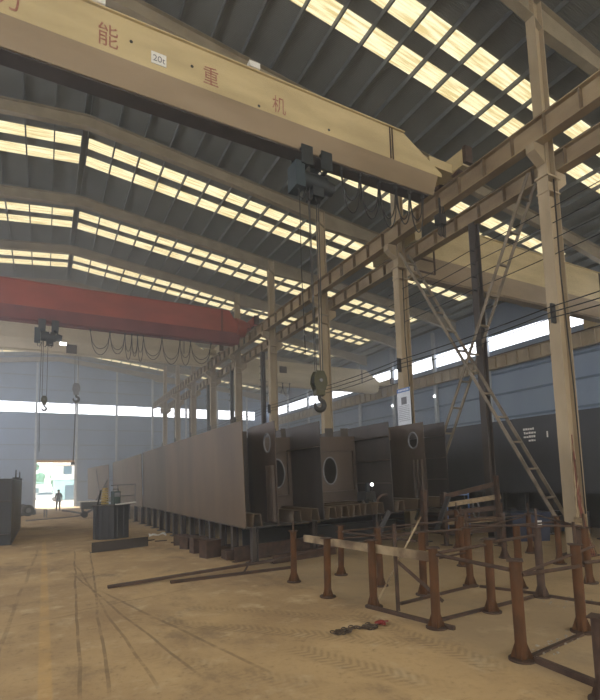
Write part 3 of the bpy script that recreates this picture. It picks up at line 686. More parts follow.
# dark box with tools on it
db = thing('steel_box', 'dark ribbed steel box section standing on the floor before the girder', 'steel box', (2.28, 19.4, 0), -.12)
m = MB(); m.prism([(-.62, .55), (-.62, -.25), (-.4, -.55), (.1, -.62), (.62, -.3), (.62, .55)], 0, 1.2, 'Z'); m.build('shell', 'plategrey', db)
for x, y in ((-.52, -.41), (-.3, -.575), (-.08, -.605), (.22, -.545), (.44, -.41)): MB().box(x - .02, x + .02, y - .05, y + .02, .02, 1.18).build('rib', 'plategrey', db)
MB().prism([(-.66, .58), (-.66, -.27), (-.42, -.6), (.1, -.67), (.66, -.32), (.66, .58)], 1.2, 1.23, 'Z').build('lid_plate', 'plated', db)
wm = thing('welding_machine', 'small dark green welding machine standing on the dark box', 'machine', (2.42, 19.3, 1.23), .2)
MB().box(-.12, .12, -.18, .18, .04, .5).build('body', 'greensteel', wm); MB().box(-.1, .1, -.19, -.18, .3, .45).build('dial_panel', 'grey', wm)
for sx in (-.1, .1): MB().box(sx - .02, sx + .02, -.16, .16, 0, .04).build('foot', 'black', wm)
MB().tube([(-.1, 0, .5), (-.1, 0, .58), (.1, 0, .58), (.1, 0, .5)], .015, 6).build('handle', 'black', wm)
hs = thing('hose_reel', 'upright coil of yellowed hose standing on the dark box', 'hose', (2.05, 19.4, 1.23))
m = MB()
for k in range(7): m.tor((0, 0, .06 + .09 * k), .11 - .006 * k, .11 - .006 * k, .035, axis='Z', n=16)
m.build('coil', 'brass', hs, True); MB().cyl((0, 0, .03), (0, 0, .72), .05).build('core', 'grey', hs)
bk = thing('steel_bracket', 'bent dark steel bracket leaning on the dark box beside the hose', 'bracket', (1.8, 19.5, 1.23))
MB().bar((0, 0, 0), (.12, 0, .55), .1, .06).build('upright', 'black', bk); MB().bar((.0, 0, .02), (.3, 0, .02), .1, .04).build('foot', 'black', bk)
fr = thing('pipe_frame', 'thin grey pipe frame standing behind the welding machine', 'frame', (2.85, 19.75, 1.23))
for x in (-.3, .35): MB().cyl((x, 0, 0), (x, 0, .75), .018).build('leg', 'grey', fr)
MB().cyl((-.55, 0, .72), (.35, 0, .75), .018).build('top_rail', 'grey', fr); MB().cyl((-.3, 0, .3), (.35, 0, .32), .018).build('lower_rail', 'grey', fr)
pl = tag(MB().bar((-.2, 0, .16), (.5, .1, .22), .25, .03).build('steel_offcut', 'white', None, False, (2.6, 19.0, 1.08)), 'pale crumpled offcut lying on the dark box', 'offcut')

# things near the far doorway
cart = thing('tool_cart', 'blue-grey tool cart standing left of the pale girder end', 'cart', (2.85, 34.0, floorz(34)))
MB().box(-.7, .7, -.5, .5, .55, 1.0).build('body', 'plategrey', cart); MB().box(-.85, .75, -.55, .55, 1.0, 1.05).build('top', 'white', cart)
for sx in (-.5, .5):
    for s_ in (-.4, .4): MB().cyl((sx, s_ - .06, .2), (sx, s_ + .06, .2), .2).build('wheel', 'tyre', cart)
for sx in (-.6, .6): MB().box(sx - .05, sx + .05, -.45, .45, .3, .55).build('leg', 'plategrey', cart)
MB().bar((.2, 0, 1.05), (.9, 0, 2.4), .06, .06).build('boom', 'black', cart)
for i, (x, y, lab, rr) in enumerate(((-1.35, 40.5, 'old black tyre leaning by the wall beside the doorway', .42), (-.95, 40.0, 'second old black tyre lying before the leaning one', .40))):
    ty = thing('old_tyre', lab, 'tyre', (x, y, floorz(y)), .3 * i, group='old tyres by the doorway')
    MB().tor((0, 0, rr + .02), rr - .12, rr - .12, .14, axis='Y', n=24, k=8).build('tread', 'tyre', ty, True); MB().cyl((0, -.08, rr + .02), (0, .08, rr + .02), rr - .2).build('rim', 'grey', ty)
cr = thing('low_trolley', 'low grey trolley parked behind the tyres beside the doorway', 'trolley', (-1.0, 42, floorz(42)))
MB().box(-.55, .55, -.4, .4, .3, .42).build('deck', 'grey', cr)
for sx in (-.4, .4):
    for s_ in (-.3, .3): MB().cyl((sx, s_ - .05, .15), (sx, s_ + .05, .15), .15).build('wheel', 'tyre', cr)
MB().tube([(-.5, -.3, .42), (-.5, -.3, 1.1), (-.5, .3, 1.1), (-.5, .3, .42)], .025, 6).build('handle', 'grey', cr)
for i, (x, y, lab) in enumerate(((.15, 36.5, 'short grey bollard standing on the floor before the doorway'),)):
    bo = thing('floor_bollard', lab, 'bollard', (x, y, floorz(y)))
    MB().cyl((-.07, 0, 0), (-.07, 0, .55), .04).build('pipe', 'grey', bo); MB().cyl((.07, 0, 0), (.07, 0, .55), .04).build('pipe', 'grey', bo); MB().cyl((-.07, 0, .53), (.07, 0, .53), .04).build('cross_pipe', 'grey', bo)
hose = tag(MB().tube([(1.5, 46, floorz(46) + .05), (2.0, 43, floorz(43) + .05), (2.5, 38.5, floorz(38.5) + .05), (3.0, 40, floorz(40) + .05), (3.6, 44, floorz(44) + .05), (4.1, 45, floorz(45) + .05)], .09, 6).build('floor_hose', 'tyre'), 'thick dark hose lying on the floor in front of the doorway', 'hose')
hose2 = tag(MB().tube([(-.9, 33.5, floorz(33.5) + .03), (0, 34, floorz(34) + .03), (1.2, 34.6, floorz(34.6) + .03), (2.4, 36, floorz(36) + .03)], .05, 6).build('floor_hose', 'grey'), 'thin grey hose lying across the floor of the lane', 'hose')

# left dark girder piece at the edge of the lane
lg = thing('plate_girder', 'dark grey plate girder piece standing left of the lane', 'steel girder', (-1.0, 19.6, 0), .0)
MB().box(-.02, .02, 0, 8.6, .02, 2.3).build('side_plate', 'plated', lg)
MB().box(-1.6, .03, -.02, .02, .02, 2.3).build('end_plate', 'plategrey', lg)
MB().box(-1.6, -.02, .02, 8.6, 2.26, 2.3).build('top_plate', 'plated', lg)
MB().box(-1.6, -.02, -.12, -.02, 1.5, 1.54).build('rib', 'plated', lg); MB().box(-1.6, -.02, -.12, -.02, .35, .39).build('rib', 'plated', lg)
MB().box(-1.6, .06, -.03, 8.6, 0, .02).build('bottom_plate', 'plated', lg)
for i, (y, h, lab) in enumerate(((23.6, .42, 'small upright pin standing on the left girder piece, the nearer'), (27.2, .42, 'small upright pin standing on the left girder piece, the farther'))):
    pn = thing('lifting_pin', lab, 'pin', (-1.05, y, 2.3), group='pins on the left girder piece')
    MB().cyl((0, 0, 0), (0, 0, h), .035, .02).build('shaft', 'black', pn); MB().box(-.12, .12, -.08, .08, 0, .1).build('foot', 'black', pn)

# ------------------------------------------------------------------ rusty post rig
def rig_post(label, x, y, h=1.05, r=.062, pin=0.0, seed=0, m='rust', sq=False):
    rnd = random.Random(seed); rz = rnd.uniform(0, 1.5)
    p = thing('steel_post', label, 'post', (x, y, 0), rz, group='rusty posts of the assembly rig')
    p.rotation_euler = (R(rnd.uniform(-1.1, 1.1)), R(rnd.uniform(-1.1, 1.1)), rz)
    pp_ = MB().cyl((0, 0, .02), (0, 0, h - .015), r, n=16).build('pipe', m, p, True)
    MB().cyl((0, 0, 0), (0, 0, .022), .14, n=20).build('base_plate', 'rustdark', p)
    for k in range(4):
        a = math.pi / 2 * k; c, s = math.cos(a), math.sin(a)
        g = MB(); t = .006; nx, ny = -s * t, c * t
        pts = [(r * .9, .022), (.112, .022), (.112, .04), (r * .95, .19)]
        vs = [(c * q + sg * nx, s * q + sg * ny, z) for sg in (-1, 1) for q, z in pts]
        g.add(vs, [(3, 2, 1, 0), (4, 5, 6, 7)] + [(i, (i + 1) % 4, 4 + (i + 1) % 4, 4 + i) for i in range(4)]); g.build('gusset', m, pp_)
    MB().cbox((0, 0, h - .007), (.17, .17, .014)).build('cap_plate', 'rustdark', p)
    if pin: MB().cyl((0, 0, h), (0, 0, h + pin), .02).build('adjusting_pin', 'rustdark', p)
    return p
P = [(4.41, 8.56, 1.0, .2, 'rusty post at the girder end of the pale bar'),
     (4.34, 7.17, 1.0, 0, 'second rusty post along the pale bar from the girder'),
     (5.53, 8.57, 1.03, 0, 'rusty post standing alone behind the pale bar, close to the girder'),
     (4.61, 6.23, 1.04, 0, 'rusty post beside the thin upright bar, third along the pale bar'),
     (5.58, 7.30, 1.08, .1, 'rusty post behind the pale bar, just behind the thin upright bar'),
     (4.67, 4.94, 1.06, 0, 'rusty post at the rig corner where the pale bar ends'),
     (5.76, 6.35, 1.07, 0, 'rusty post half hidden behind the post at the pale bar end'),
     (6.90, 6.36, 1.05, .3, 'rusty post in the middle row, behind the one joined by a long pipe'),
     (5.87, 5.04, 1.07, 0, 'rusty post standing clear in the middle of the rig, inside the pipes'),
     (4.65, 3.63, 1.08, 0, 'rusty post with the pipes meeting at its head, standing closest to the camera'),
     (7.22, 5.17, 1.13, .3, 'dark rusty post with a tall pin, behind the closest post'),
     (6.07, 3.82, 1.10, .28, 'rusty post with an adjusting pin, next to the closest post'),
     (9.78, 7.91, 1.06, .25, 'slim rusty post with a pin before the stacked beams'),
     (8.24, 7.78, 1.10, .2, 'rusty post with tall pin before the stacked beam rack'),
     (10.06, 6.71, 1.05, 0, 'rusty post in front of the cabled crane column'),
     (8.79, 5.31, 1.0, .25, 'rusty post with a pin to the side of the cabled column'),
     (10.87, 8.0, 1.0, .25, 'rusty post standing before the blue bin'),
     (7.47, 5.77, 1.1, 0, 'rusty post peeping out behind the closest post'),
     (4.42, 2.62, .74, 0, 'short dark post cut off at the picture edge'),
     (10.11, 9.69, 1.05, .2, 'rusty post at the back of the rig beside the blue cart')]
for i, (x, y, h, pin, lab) in enumerate(P): rig_post(lab, x, y, h, .062 if i != 18 else .07, pin, i, 'rust' if i not in (10, 18, 12) else 'rustdark')

def pipe(label, p0, p1, r=.022, m='rustdark'):
    return tag(MB().tube([p0, Vector(p0).lerp(Vector(p1), .5), p1], r, 8).build('steel_pipe', m, None, True), label, 'pipe', 'pipes laid across the rig posts')
tag(MB().bar((4.56, 8.35, .86), (4.80, 4.98, .90), .05, .13).build('square_tube', 'rustpale'), 'pale scuffed flat bar fixed along the row of posts', 'steel bar')
pipe('long pipe from the pale bar end post to the closest post', (4.66, 4.84, .97), (4.58, 3.66, .97), .024)
pipe('pipe running from the closest post on to the post with adjusting pin', (4.74, 3.62, .90), (5.99, 3.74, .84))
pipe('slender bent pipe leaning from the closest post toward the picture edge', (4.75, 3.7, .88), (6.7, 3.95, 1.0), .018)
pipe('short pipe sticking out from the post with adjusting pin at the edge', (6.15, 3.78, .86), (7.2, 3.55, .86))
pipe('pipe from the pale bar end post into the middle row', (4.75, 4.92, .98), (5.80, 5.03, .98))
pipe('pipe from the middle post to the dark post with tall pin', (5.95, 5.06, 1.0), (7.15, 5.17, 1.0))
pipe('long pipe crossing the back posts toward the cabled column', (5.65, 7.3, .92), (9.95, 6.72, .92), .02)
pipe('higher pipe across the back posts before the blue bin', (6.95, 6.42, 1.08), (8.74, 5.35, 1.02), .02)
pipe('pipe reaching past the blue bin toward the picture edge', (8.3, 7.78, .95), (10.8, 7.98, .96), .02)
pipe('pipe along the second row behind the pale bar', (5.53, 8.45, .9), (5.72, 6.42, .9), .02)
pipe('pipe linking the back post of the pale bar to the girder side', (5.6, 8.6, .75), (8.2, 7.85, .8), .02)
pipe('pipe across the side posts beyond the cabled column', (8.86, 5.35, .93), (10.0, 6.65, .93), .02)
pipe('low pipe between the middle row posts', (5.83, 6.38, .55), (6.84, 6.38, .6), .018)
pipe('pipe over the slim post before the stacked beams', (8.3, 7.85, 1.12), (10.05, 9.6, 1.06), .02)
pipe('rear pipe crossing from the girder side to the slim pinned post', (5.9, 9.3, .8), (9.75, 8.05, .98), .02)
pipe('rear pipe sloping down behind the tall rusty post', (7.4, 10.0, .55), (10.0, 9.0, .95), .022)
pipe('low rear pipe lying behind the pale bar posts', (5.2, 9.2, .45), (7.9, 9.0, .62), .02)
pipe('pipe running from the pinned post toward the timber plank', (8.85, 5.45, 1.0), (10.8, 7.9, 1.0), .02)
pipe('short pipe between the two pinned posts at the back', (8.3, 7.7, 1.0), (9.7, 7.85, .92), .018)
pipe('long thin pipe above the middle row toward the blue bin', (6.95, 6.5, .95), (10.8, 8.1, .9), .018)
tag(MB().bar((6.6, 8.8, .55), (6.9, 8.6, 1.25), .1, .1).build('diagonal_bar', 'black'), 'short black bar leaning up behind the pale bar, near the girder', 'steel bar')
tag(MB().bar((8.3, 8.6, .7), (8.65, 8.5, 1.5), .2, .03).build('bent_plate', 'black'), 'dark strip of plate leaning upright at the back of the rig', 'plate')
tag(MB().bar((4.75, 6.34, .02), (5.3, 5.82, 1.38), .025, .025).build('steel_rod', 'rustpale'), 'thin bright rod leaning up across the rig', 'rod')
tag(MB().bar((4.78, 5.85, 0), (4.77, 5.85, 1.3), .035, .05).build('upright_bar', 'rustdark'), 'thin upright steel bar standing among the pale bar posts', 'steel bar')
tag(MB().bar((4.82, 5.85, .72), (5.45, 5.6, .1), .05, .05).build('diagonal_bar', 'rustdark'), 'short diagonal bar bracing the thin upright bar', 'steel bar')
tag(MB().bar((9.2, 10.0, .0), (9.25, 10.0, 1.62), .13, .13).build('tall_post', 'rustdark'), 'tall rusty post rising before the girder end', 'post')
floorbar('floor rail along the pale bar posts', (4.5, 6.25, 0), (4.80, 4.75, 0), .06, .05)
floorbar('floor rail running from the closest post to the picture edge', (4.72, 3.5, 0), (4.6, 2.2, 0), .07, .06)
floorbar('floor rail crossing between the pale bar end post and middle row', (5.02, 6.09, 0), (6.95, 6.3, 0), .05, .04)
floorbar('floor rail from the pale bar end post to the dark pinned post', (4.85, 5.12, 0), (7.05, 5.22, 0), .05, .04)
floorbar('floor rail edged with pale rubble beside the closest post', (4.8, 3.62, 0), (5.95, 3.75, 0), .05, .03)
floorbar('floor rail along the middle row posts', (6.95, 6.2, 0), (7.3, 5.3, 0), .05, .04)
floorbar('floor rail from the dark pinned post to the picture edge', (7.3, 5.1, 0), (7.6, 3.9, 0), .05, .04)
m = MB()
for k in range(70):
    f = random.random(); x = 4.85 + f * 1.1 + random.gauss(0, .05); y = 3.68 + f * .12 + random.gauss(0, .06); s = random.uniform(.006, .02)
    m.sphere((x, y, s * .5), s, 6, 4, (1, 1, .6))
for k in range(40):
    x = 7.2 + random.gauss(0, .25); y = 4.6 + random.gauss(0, .5); s = random.uniform(.006, .018); m.sphere((x, y, s * .5), s, 6, 4, (1, 1, .6))
o = m.build('rubble', 'rubble'); o['kind'] = 'stuff'; o['label'] = 'pale crumbs of rubble along the floor rail'; o['category'] = 'rubble'

# chain with red hook
ch = thing('lifting_chain', 'rusty lifting chain with a red hook lying on the bare floor', 'chain', (3.65, 5.4, 0))
path = [(-.30, .08), (-.22, .0), (-.10, -.02), (-.02, .03), (-.08, .10), (-.2, .10), (-.27, .03), (-.15, .05), (.02, .12), (.1, .1), (.16, .02), (.24, -.06), (.33, -.06), (.38, .0), (.3, .04), (.2, .06), (.28, .10), (.4, .07)]
fine = []
for a, b_ in zip(path, path[1:]):
    for k in range(3): fine.append((a[0] + (b_[0] - a[0]) * k / 3, a[1] + (b_[1] - a[1]) * k / 3))
m = MB()
for i, (a, b_) in enumerate(zip(fine, fine[1:])):
    cx, cy = (a[0] + b_[0]) / 2, (a[1] + b_[1]) / 2; d = Vector((b_[0] - a[0], b_[1] - a[1], 0)).normalized(); sd = Vector((-d.y, d.x, 0)) if i % 2 else Vector((0, 0, 1))
    z = .022 + .015 * (i % 3 == 0)
    m.tube([Vector((cx, cy, z)) + d * .034 * math.cos(2 * math.pi * k / 10) + sd * .016 * math.sin(2 * math.pi * k / 10) for k in range(10)], .008, 6, True)
m.build('links', 'chainm', ch)
m = MB(); m.tube([(.40, .07, .03), (.45, .05, .04), (.50, .05, .04), (.53, .02, .035), (.50, -.02, .03), (.45, -.02, .03)], [.022, .03, .03, .025, .02, .012], 8); m.build('red_hook', 'redpaint', ch, True)
m = MB(); m.tube([(.5, .05, .045), (.62, .06, .03)], .012, 6); m.build('latch_pin', 'redpaint', ch)

# ------------------------------------------------------------------ behind the rig
fg = thing('plate_girder', 'long dark blue-grey plate girder behind the crossed braces', 'steel girder', (14.5, -2, 1.37))
FL = 22.0
MB().box(0, .03, 0, FL, 0, 2.52).build('side_plate', 'plategrey', fg); MB().box(0, 2.4, 0, FL, -.03, 0).build('bottom_flange', 'plategrey', fg)
MB().box(2.37, 2.4, 0, FL, 0, 2.5).build('side_plate', 'plategrey', fg); MB().box(.03, 2.37, FL - .03, FL, 0, 2.4).build('end_plate', 'plategrey', fg)
m = MB()
for r_, (n_, off) in enumerate(((5, 0), (5, .02), (5, .0), (3, .18))):
    yy = 12.62 - off
    for k in range(n_):
        l = random.uniform(.05, .09); z = 2.08 - .13 * r_
        m.box(-.004, -.001, yy - l, yy, z, z + random.uniform(.05, .075)); yy -= l + .02
m.box(-.004, -.001, 11.72, 11.77, 1.78, 1.98)
m.build('chalk_marks', 'white', fg)
for i, y in enumerate((.5, 2.6, 4.6, 6.2, 7.3, 8.2, 9.1, 10.0, 10.9, 11.8, 12.7, 13.6, 15.5, 17.5)):
    s = thing('girder_trestle', 'dark trestle leg, %s from the braced end under the blue-grey girder' % ORD[13 - i], 'trestle', (14.65, y, 0), group='trestles under the blue-grey girder')
    m = MB(); hsec(m, 0, 0, .2, .22, .03, 1.32); m.build('leg', 'black', s); MB().cbox((0, 0, .015), (.42, .42, .03)).build('foot_plate', 'black', s); MB().cbox((0, 0, 1.33), (.36, .4, .02)).build('head_plate', 'black', s)
    s2 = MB().cbox((.8, .3, .35), (.3, .3, .7)).build('rear_packing', 'plategrey', s)
pp = thing('filler_plates', 'low pile of dark filler plates added over bright floor before the blue-grey girder', 'plates', (12.75, 13.3, 0), .1)  # added dark filler over bright floor, standing in for clutter
for k in range(8): MB().box(-.85 + .04 * (k % 3), .95 - .05 * (k % 2), -1.6, 1.6 + .08 * k, .09 * k, .09 * k + .085).build('plate', 'darkpost' if k % 2 else 'rustdark', pp)
ds = thing('shade_plates', 'dark filler plates added behind the trestles to darken the gaps', 'plates', (17.2, 1, 0))  # added backing that keeps the gaps under the girder dark
for k in range(5): MB().box(.12 * k, .12 * k + .03, -.2 * k, 20 - .3 * k, 0, 1.25 + .05 * k).build('plate', 'black', ds)
bb = thing('blue_bin', 'dark blue bin behind the rusty posts before the column', 'bin', (12.9, 9.6, 0), -.5)
m = MB(); m.prism([(-.5, 0), (.5, 0), (.58, .8), (-.58, .8)], -.38, .38); m.build('body', 'blue', bb)
m = MB(); m.box(-.62, .62, -.42, .42, .78, .84); m.build('rim', 'blue', bb); MB().box(.1, .3, -.385, -.38, .45, .6).build('white_label', 'white', bb)
for sx in (-.4, .4): MB().box(sx - .06, sx + .06, -.3, .3, -.0, .02).build('foot', 'black', bb)
pk = thing('timber_plank', 'weathered plank lying over trestles at the foot of the cabled column', 'plank', (10.95, 6.75, .86), .55)
MB().box(-1.1, .6, -.1, .1, 0, .07).build('board', 'timber', pk)
for sx in (-.95, .45): MB().box(sx - .04, sx + .04, -.08, .08, -.86, 0).build('leg', 'rustdark', pk)
# red cables bundled at the column foot
for k in range(7):
    a = random.uniform(-.1, .12)
    pts = [(11.15 + random.uniform(-.05, .1), 6.92 - random.uniform(0, .12), 2.9 - .2 * k), (11.12 + a, 6.85, 2.0 - .1 * k), (11.1 + a * 1.6, 6.82, 1.2), (11.15 + a * 2.2, 6.76, .5), (11.2 + a * 3, 6.7, .05)]
    tag(MB().tube(pts, .013, 6).build('hanging_cable', 'redcable' if k % 2 == 0 else 'rustpale', None, True), 'dusty welding cable draped down the foot of the cabled crane column', 'cable', 'cables bundled at the column foot')
# rack of stacked beams
for k, (z0, z1, e, lab) in enumerate(((.35, .45, 0, 'lowest'), (.62, .74, .1, 'second'), (.88, 1.05, -.05, 'third'), (1.12, 1.36, .1, 'fourth'), (1.36, 1.74, .05, 'topmost'))):
    tag(MB().bar((10.25 + e, 10.45, z0), (11.45 + e, 9.35, z1), .16, .13).build('stacked_beam', 'timber' if k % 2 else 'rustdark'), '%s weathered beam in the slanting stack beside the dark prop' % lab, 'beam', 'weathered beams stacked beside the dark prop')
for i, (x, y, h) in enumerate(((10.25, 10.25, 1.5), (11.3, 9.25, 1.95))):
    st = thing('rack_post', '%s post holding the slanting stack of beams' % ('shorter' if i == 0 else 'taller'), 'post', (x, y, 0))
    MB().cbox((0, 0, h / 2 + .01), (.1, .1, h)).build('shaft', 'rustdark', st); MB().cbox((0, 0, .01), (.25, .25, .02)).build('foot', 'rustdark', st)
    for z in (.28, .55, .8): MB().bar((0, 0, z), (.12, .12, z + .02), .05, .05).build('arm', 'rustdark', st)
# blue frame cart with hand wheel
bc = thing('gas_cart', 'blue tubular cart standing before the blue-grey girder end', 'cart', (11.9, 11.3, 0), -.5)
for x in (-.35, .35):
    MB().cyl((x, 0, .1), (x, 0, 1.5), .025).build('upright', 'posterblue', bc)
for z in (.5, 1.1, 1.35): MB().cyl((-.35, 0, z), (.35, 0, z), .02).build('cross_bar', 'posterblue', bc)
MB().box(-.35, .35, -.1, .4, .1, .14).build('deck', 'grey', bc)
for x in (-.4, .4): MB().cyl((x - .04, .2, .15), (x + .04, .2, .15), .15).build('wheel', 'tyre', bc)
MB().tor((.5, -.2, .9), .28, .28, .03, axis='X').build('hand_wheel', 'grey', bc)
# tools lying on the girder floor
zt = GZ + TILT * 4.3 + .4
wt = thing('welding_tractor', 'small dark welding tractor with a bright lamp on the girder ribs', 'machine', (8.02, 10.95, GZ + TILT * 3.8 + .33), .3)
MB().box(-.25, .2, -.15, .15, .08, .3).build('body', 'black', wt); MB().cyl((-.1, -.1, .3), (-.1, -.1, .55), .06).build('wire_spool', 'hoist', wt); MB().sphere((.12, -.1, .5), .045).build('lamp', 'lamp', wt); MB().cyl((.12, -.1, .3), (.12, -.1, .46), .02).build('lamp_stem', 'black', wt)
for x in (-.18, .14):
    for y in (-.13, .13): MB().cyl((x, y - .03, .06), (x, y + .03, .06), .06).build('wheel', 'tyre', wt)
hp = tag(MB().tube([(8.62 + .28 * math.cos(a), 10.9, GZ + .11 + .32 + .20 * math.sin(a)) for a in [math.pi * k / 12 for k in range(13)]], .035, 8).build('bent_pipe', 'rustdark', None, True), 'bent rusty pipe arched over the girder ribs', 'pipe')
# crumpled sheet and scraps by the supports
m = MB(); random.seed(3)
g = [[(i * .12 - .3, j * .12 - .12, .06 + random.uniform(0, .12)) for i in range(6)] for j in range(3)]
m.add([p for r_ in g for p in r_], [(j * 6 + i, j * 6 + i + 1, j * 6 + i + 7, j * 6 + i + 6) for j in range(2) for i in range(5)])
cs = m.build('crumpled_sheet', 'white', None, False, (3.75, 18.2, 0)); tag(cs, 'crumpled white sheet lying by the girder supports', 'sheet'); sm = cs.modifiers.new('thick', 'SOLIDIFY'); sm.thickness = .02
for i, (x, y, l, a) in enumerate(((3.3, 17.3, .35, .3), (3.6, 16.9, .4, -.2), (3.9, 16.2, .3, .6), (2.9, 17.6, .2, 1.0), (4.3, 13.2, .5, .2), (4.0, 13.6, .3, -.4))):
    lab = ['flat scrap lying beside the crumpled sheet', 'longer flat scrap below the crumpled sheet', 'bent scrap near the third rusty block', 'small scrap between crumpled sheet and dark box', 'long scrap strip before the rusty channel', 'short scrap strip before the first rusty block'][i]
    tag(MB().bar((x - l / 2 * math.cos(a), y - l / 2 * math.sin(a), .02), (x + l / 2 * math.cos(a), y + l / 2 * math.sin(a), .03), .07, .03).build('steel_scrap', 'rustdark'), lab, 'scrap', 'scraps by the girder supports')

# ------------------------------------------------------------------ person in the doorway
def person(x, y, s=1.0):
    V = {'pel': (0, 0, .93), 'waist': (0, 0, 1.08), 'chest': (0, .0, 1.28), 'neck': (0, 0, 1.47), 'chin': (0, -.01, 1.54), 'head': (0, -.01, 1.63), 'top': (0, 0, 1.71),
         'hl': (.09, 0, .88), 'kl': (.10, -.02, .48), 'al': (.10, .02, .08), 'tl': (.11, -.14, .03),
         'hr': (-.09, 0, .88), 'kr': (-.13, -.08, .48), 'ar': (-.15, -.02, .08), 'tr': (-.17, -.18, .03),
         'sl': (.18, 0, 1.40), 'el': (.24, .03, 1.12), 'wl': (.25, -.04, .86), 'fl': (.25, -.06, .74),
         'sr': (-.18, 0, 1.40), 'er': (-.24, .03, 1.12), 'wr': (-.24, -.06, .87), 'fr': (-.24, -.09, .75)}
    rad = dict(pel=.165, waist=.16, chest=.18, neck=.07, chin=.075, head=.11, top=.06, hl=.105, kl=.075, al=.052, tl=.035, hr=.105, kr=.075, ar=.052, tr=.035,
               sl=.075, el=.052, wl=.032, fl=.028, sr=.075, er=.052, wr=.032, fr=.028)
    E_ = [('pel', 'waist'), ('waist', 'chest'), ('chest', 'neck'), ('neck', 'chin'), ('chin', 'head'), ('head', 'top'), ('pel', 'hl'), ('hl', 'kl'), ('kl', 'al'), ('al', 'tl'), ('pel', 'hr'), ('hr', 'kr'), ('kr', 'ar'), ('ar', 'tr'),
          ('chest', 'sl'), ('sl', 'el'), ('el', 'wl'), ('wl', 'fl'), ('chest', 'sr'), ('sr', 'er'), ('er', 'wr'), ('wr', 'fr')]
    ks = list(V); me = bpy.data.meshes.new('person'); me.from_pydata([V[k] for k in ks], [(ks.index(a), ks.index(b)) for a, b in E_], [])
    o = bpy.data.objects.new('person', me); COL.objects.link(o)
    sk = o.modifiers.new('skin', 'SKIN'); sv = me.skin_vertices[0].data
    for i, k in enumerate(ks): sv[i].radius = (rad[k], rad[k] * (.8 if k in ('chest', 'waist', 'pel') else 1)); sv[i].use_root = (k == 'pel')
    sb = o.modifiers.new('sub', 'SUBSURF'); sb.levels = 2; sb.render_levels = 2
    bpy.context.view_layer.update()
    me2 = bpy.data.meshes.new_from_object(o.evaluated_get(bpy.context.evaluated_depsgraph_get()))
    o.modifiers.clear(); o.data = me2; me2.name = 'person'
    me2.materials.clear()
    for k in ('skin', 'cloth', 'trouser', 'black'): me2.materials.append(M[k])
    for p in me2.polygons:
        z, ax = p.center.z, abs(p.center.x); p.use_smooth = True
        p.material_index = 3 if z < .1 else 2 if z < .93 and not (ax > .19 and z > .6) else 0 if (z > 1.47 or (ax > .2 and z < 1.1)) else 1
    o.location = (x, y, floorz(y)); o.scale = (s, s, s)
    tag(o, 'person in dark clothes standing in the bright doorway', 'person')
    MB().sphere((0, .015, 1.665), .105, 12, 8, (1, 1.05, .85)).build('hair', 'hair', o, True)
    m = MB().sphere((0, -.105, 1.6), .018, 8, 6); m.build('nose', 'skin', o, True)
    for sx in (-.035, .035): MB().sphere((sx, -.092, 1.625), .011, 8, 6).build('eye', 'black', o, True)
    return o
person(1.17, 46.6, 1.06)

# ------------------------------------------------------------------ the yard outside the doorway
GY = floorz(60)
bd = thing('yard_building', 'white building with pale teal lower wall seen through the doorway', 'building', (4.0, 84, GY))
MB().box(-2.6, 9, 0, 8, 0, 3.2).build('lower_wall', 'teal', bd); MB().box(-3.4, 9, -.3, 8, 3.2, 3.35).build('canopy', 'pale', bd); MB().box(-2.8, 9, 0, 8, 3.35, 7.5).build('upper_wall', 'pale', bd)
MB().box(-1.3, -.1, -.05, 0, 4.0, 5.3).build('window', 'glass', bd); MB().box(-1.0, .5, -.06, 0, .0, 2.3).build('doorway', 'glass', bd); MB().box(1.2, 2.0, -.06, 0, 1.0, 2.2).build('window', 'glass', bd)
hs_ = thing('yard_shed', 'low pale shed behind the parked car in the yard', 'shed', (-2.6, 96, GY))
MB().box(-6, 3.2, 0, 8, 0, 2.6).build('wall', 'pale', hs_); m = MB(); m.prism([(-6.3, 3.9), (3.5, 2.55), (3.5, 2.7), (-6.3, 4.05)], -.3, 8.3); m.build('roof', 'teal', hs_)
for x in (-3.6, -1.2, 1.0): MB().box(x, x + .9, -.05, 0, 1.0, 1.9).build('window', 'glass', hs_)
car = thing('parked_car', 'white car parked in the yard beyond the doorway', 'car', (.1, 80, GY))
m = MB(); m.prism([(-2.1, .35), (-2.1, .8), (-1.2, .95), (-.7, 1.4), (.9, 1.42), (1.5, .98), (2.1, .9), (2.15, .35)], -.85, .85); m.build('body', 'carwhite', car)
m = MB(); m.prism([(-1.05, .98), (-.65, 1.35), (.82, 1.36), (1.3, 1.0)], -.87, .87); m.build('side_glass', 'glass', car)
for x in (-1.35, 1.35):
    for y in (-.8, .8): MB().cyl((x, y - .1, .33), (x, y + .1, .33), .33, n=16).build('wheel', 'grey', car)
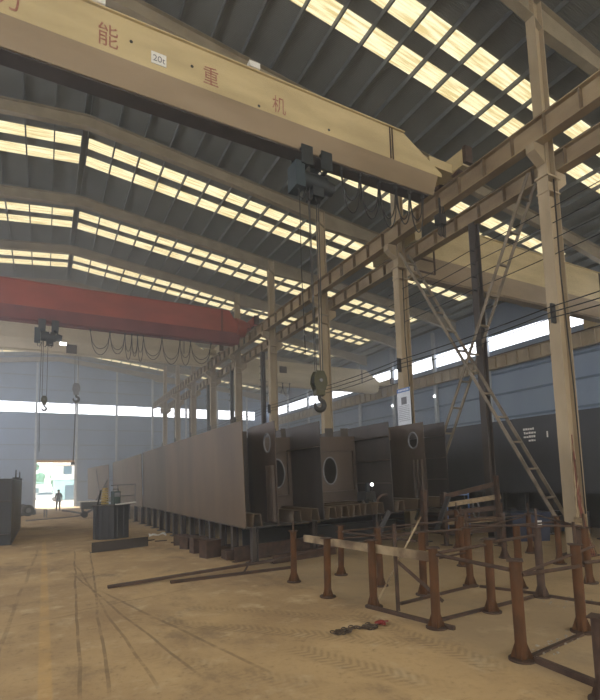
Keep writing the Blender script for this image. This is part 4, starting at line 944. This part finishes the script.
for i, (x, h) in enumerate(((-9, 7.5), (-5.0, 6.2), (-1.2, 6.8), (2.6, 5.8))):
    tr = thing('yard_tree', 'hazy green tree behind the pale shed, %s from the white building' % ORD[3 - i], 'tree', (x, 112, GY), group='trees behind the shed')
    rnd = random.Random(i); m = MB()
    for k in range(14): m.sphere((rnd.uniform(-.7, .7), rnd.uniform(-.7, .7), h * .55 + rnd.gauss(0, h * .16)), rnd.uniform(.6, 1.0), 8, 6)
    m.build('crown', 'leaf', tr); MB().cyl((0, 0, 0), (0, 0, h * .6), .15, .08).build('trunk', 'timber', tr)

# ------------------------------------------------------------------ light and camera
W = bpy.data.worlds.new('World'); SC.world = W; W.use_nodes = True
bgn = W.node_tree.nodes['Background']; bgn.inputs['Color'].default_value = (1.0, .96, .89, 1); bgn.inputs['Strength'].default_value = 3.0
sun = bpy.data.lights.new('sun', 'SUN'); sun.energy = 14.0; sun.angle = R(2); sun.color = (1, .95, .86)
so = bpy.data.objects.new('sun', sun); COL.objects.link(so); so.rotation_euler = (R(-48), 0, R(12))

cam = bpy.data.cameras.new('camera'); co = bpy.data.objects.new('camera', cam); COL.objects.link(co); SC.camera = co
yaw, pit, rol = R(28.456), R(5.708), R(-1.583)
f = Vector((math.sin(yaw) * math.cos(pit), math.cos(yaw) * math.cos(pit), math.sin(pit)))
r = Vector((math.cos(yaw), -math.sin(yaw), 0)); u = r.cross(f)
r2 = r * math.cos(rol) + u * math.sin(rol); u2 = -r * math.sin(rol) + u * math.cos(rol)
mx = Matrix((r2, u2, -f)).transposed().to_4x4(); mx.translation = (0, 0, 2.05); co.matrix_world = mx
cam.sensor_fit = 'HORIZONTAL'; cam.sensor_width = 36; cam.lens = 473.3 / 600 * 36; cam.shift_y = (430.4 - 350) / 600; cam.clip_end = 500

vw = SC.view_settings; SC.display_settings.display_device = 'sRGB'
vw.view_transform = 'Standard'; vw.look = 'None'; vw.gamma = 1.0; vw.use_curve_mapping = False; vw.exposure = 0.45
SC.cycles.use_denoising = True
SC.cycles.max_bounces = 6; SC.cycles.diffuse_bounces = 4; SC.cycles.volume_bounces = 1
SC.cycles.sample_clamp_indirect = 4.0
for k_, v_ in LABELS.items():
    if len(v_) > 1 and not all(bpy.data.objects[q].get('group') for q in v_): print('DUP LABEL', k_, v_)
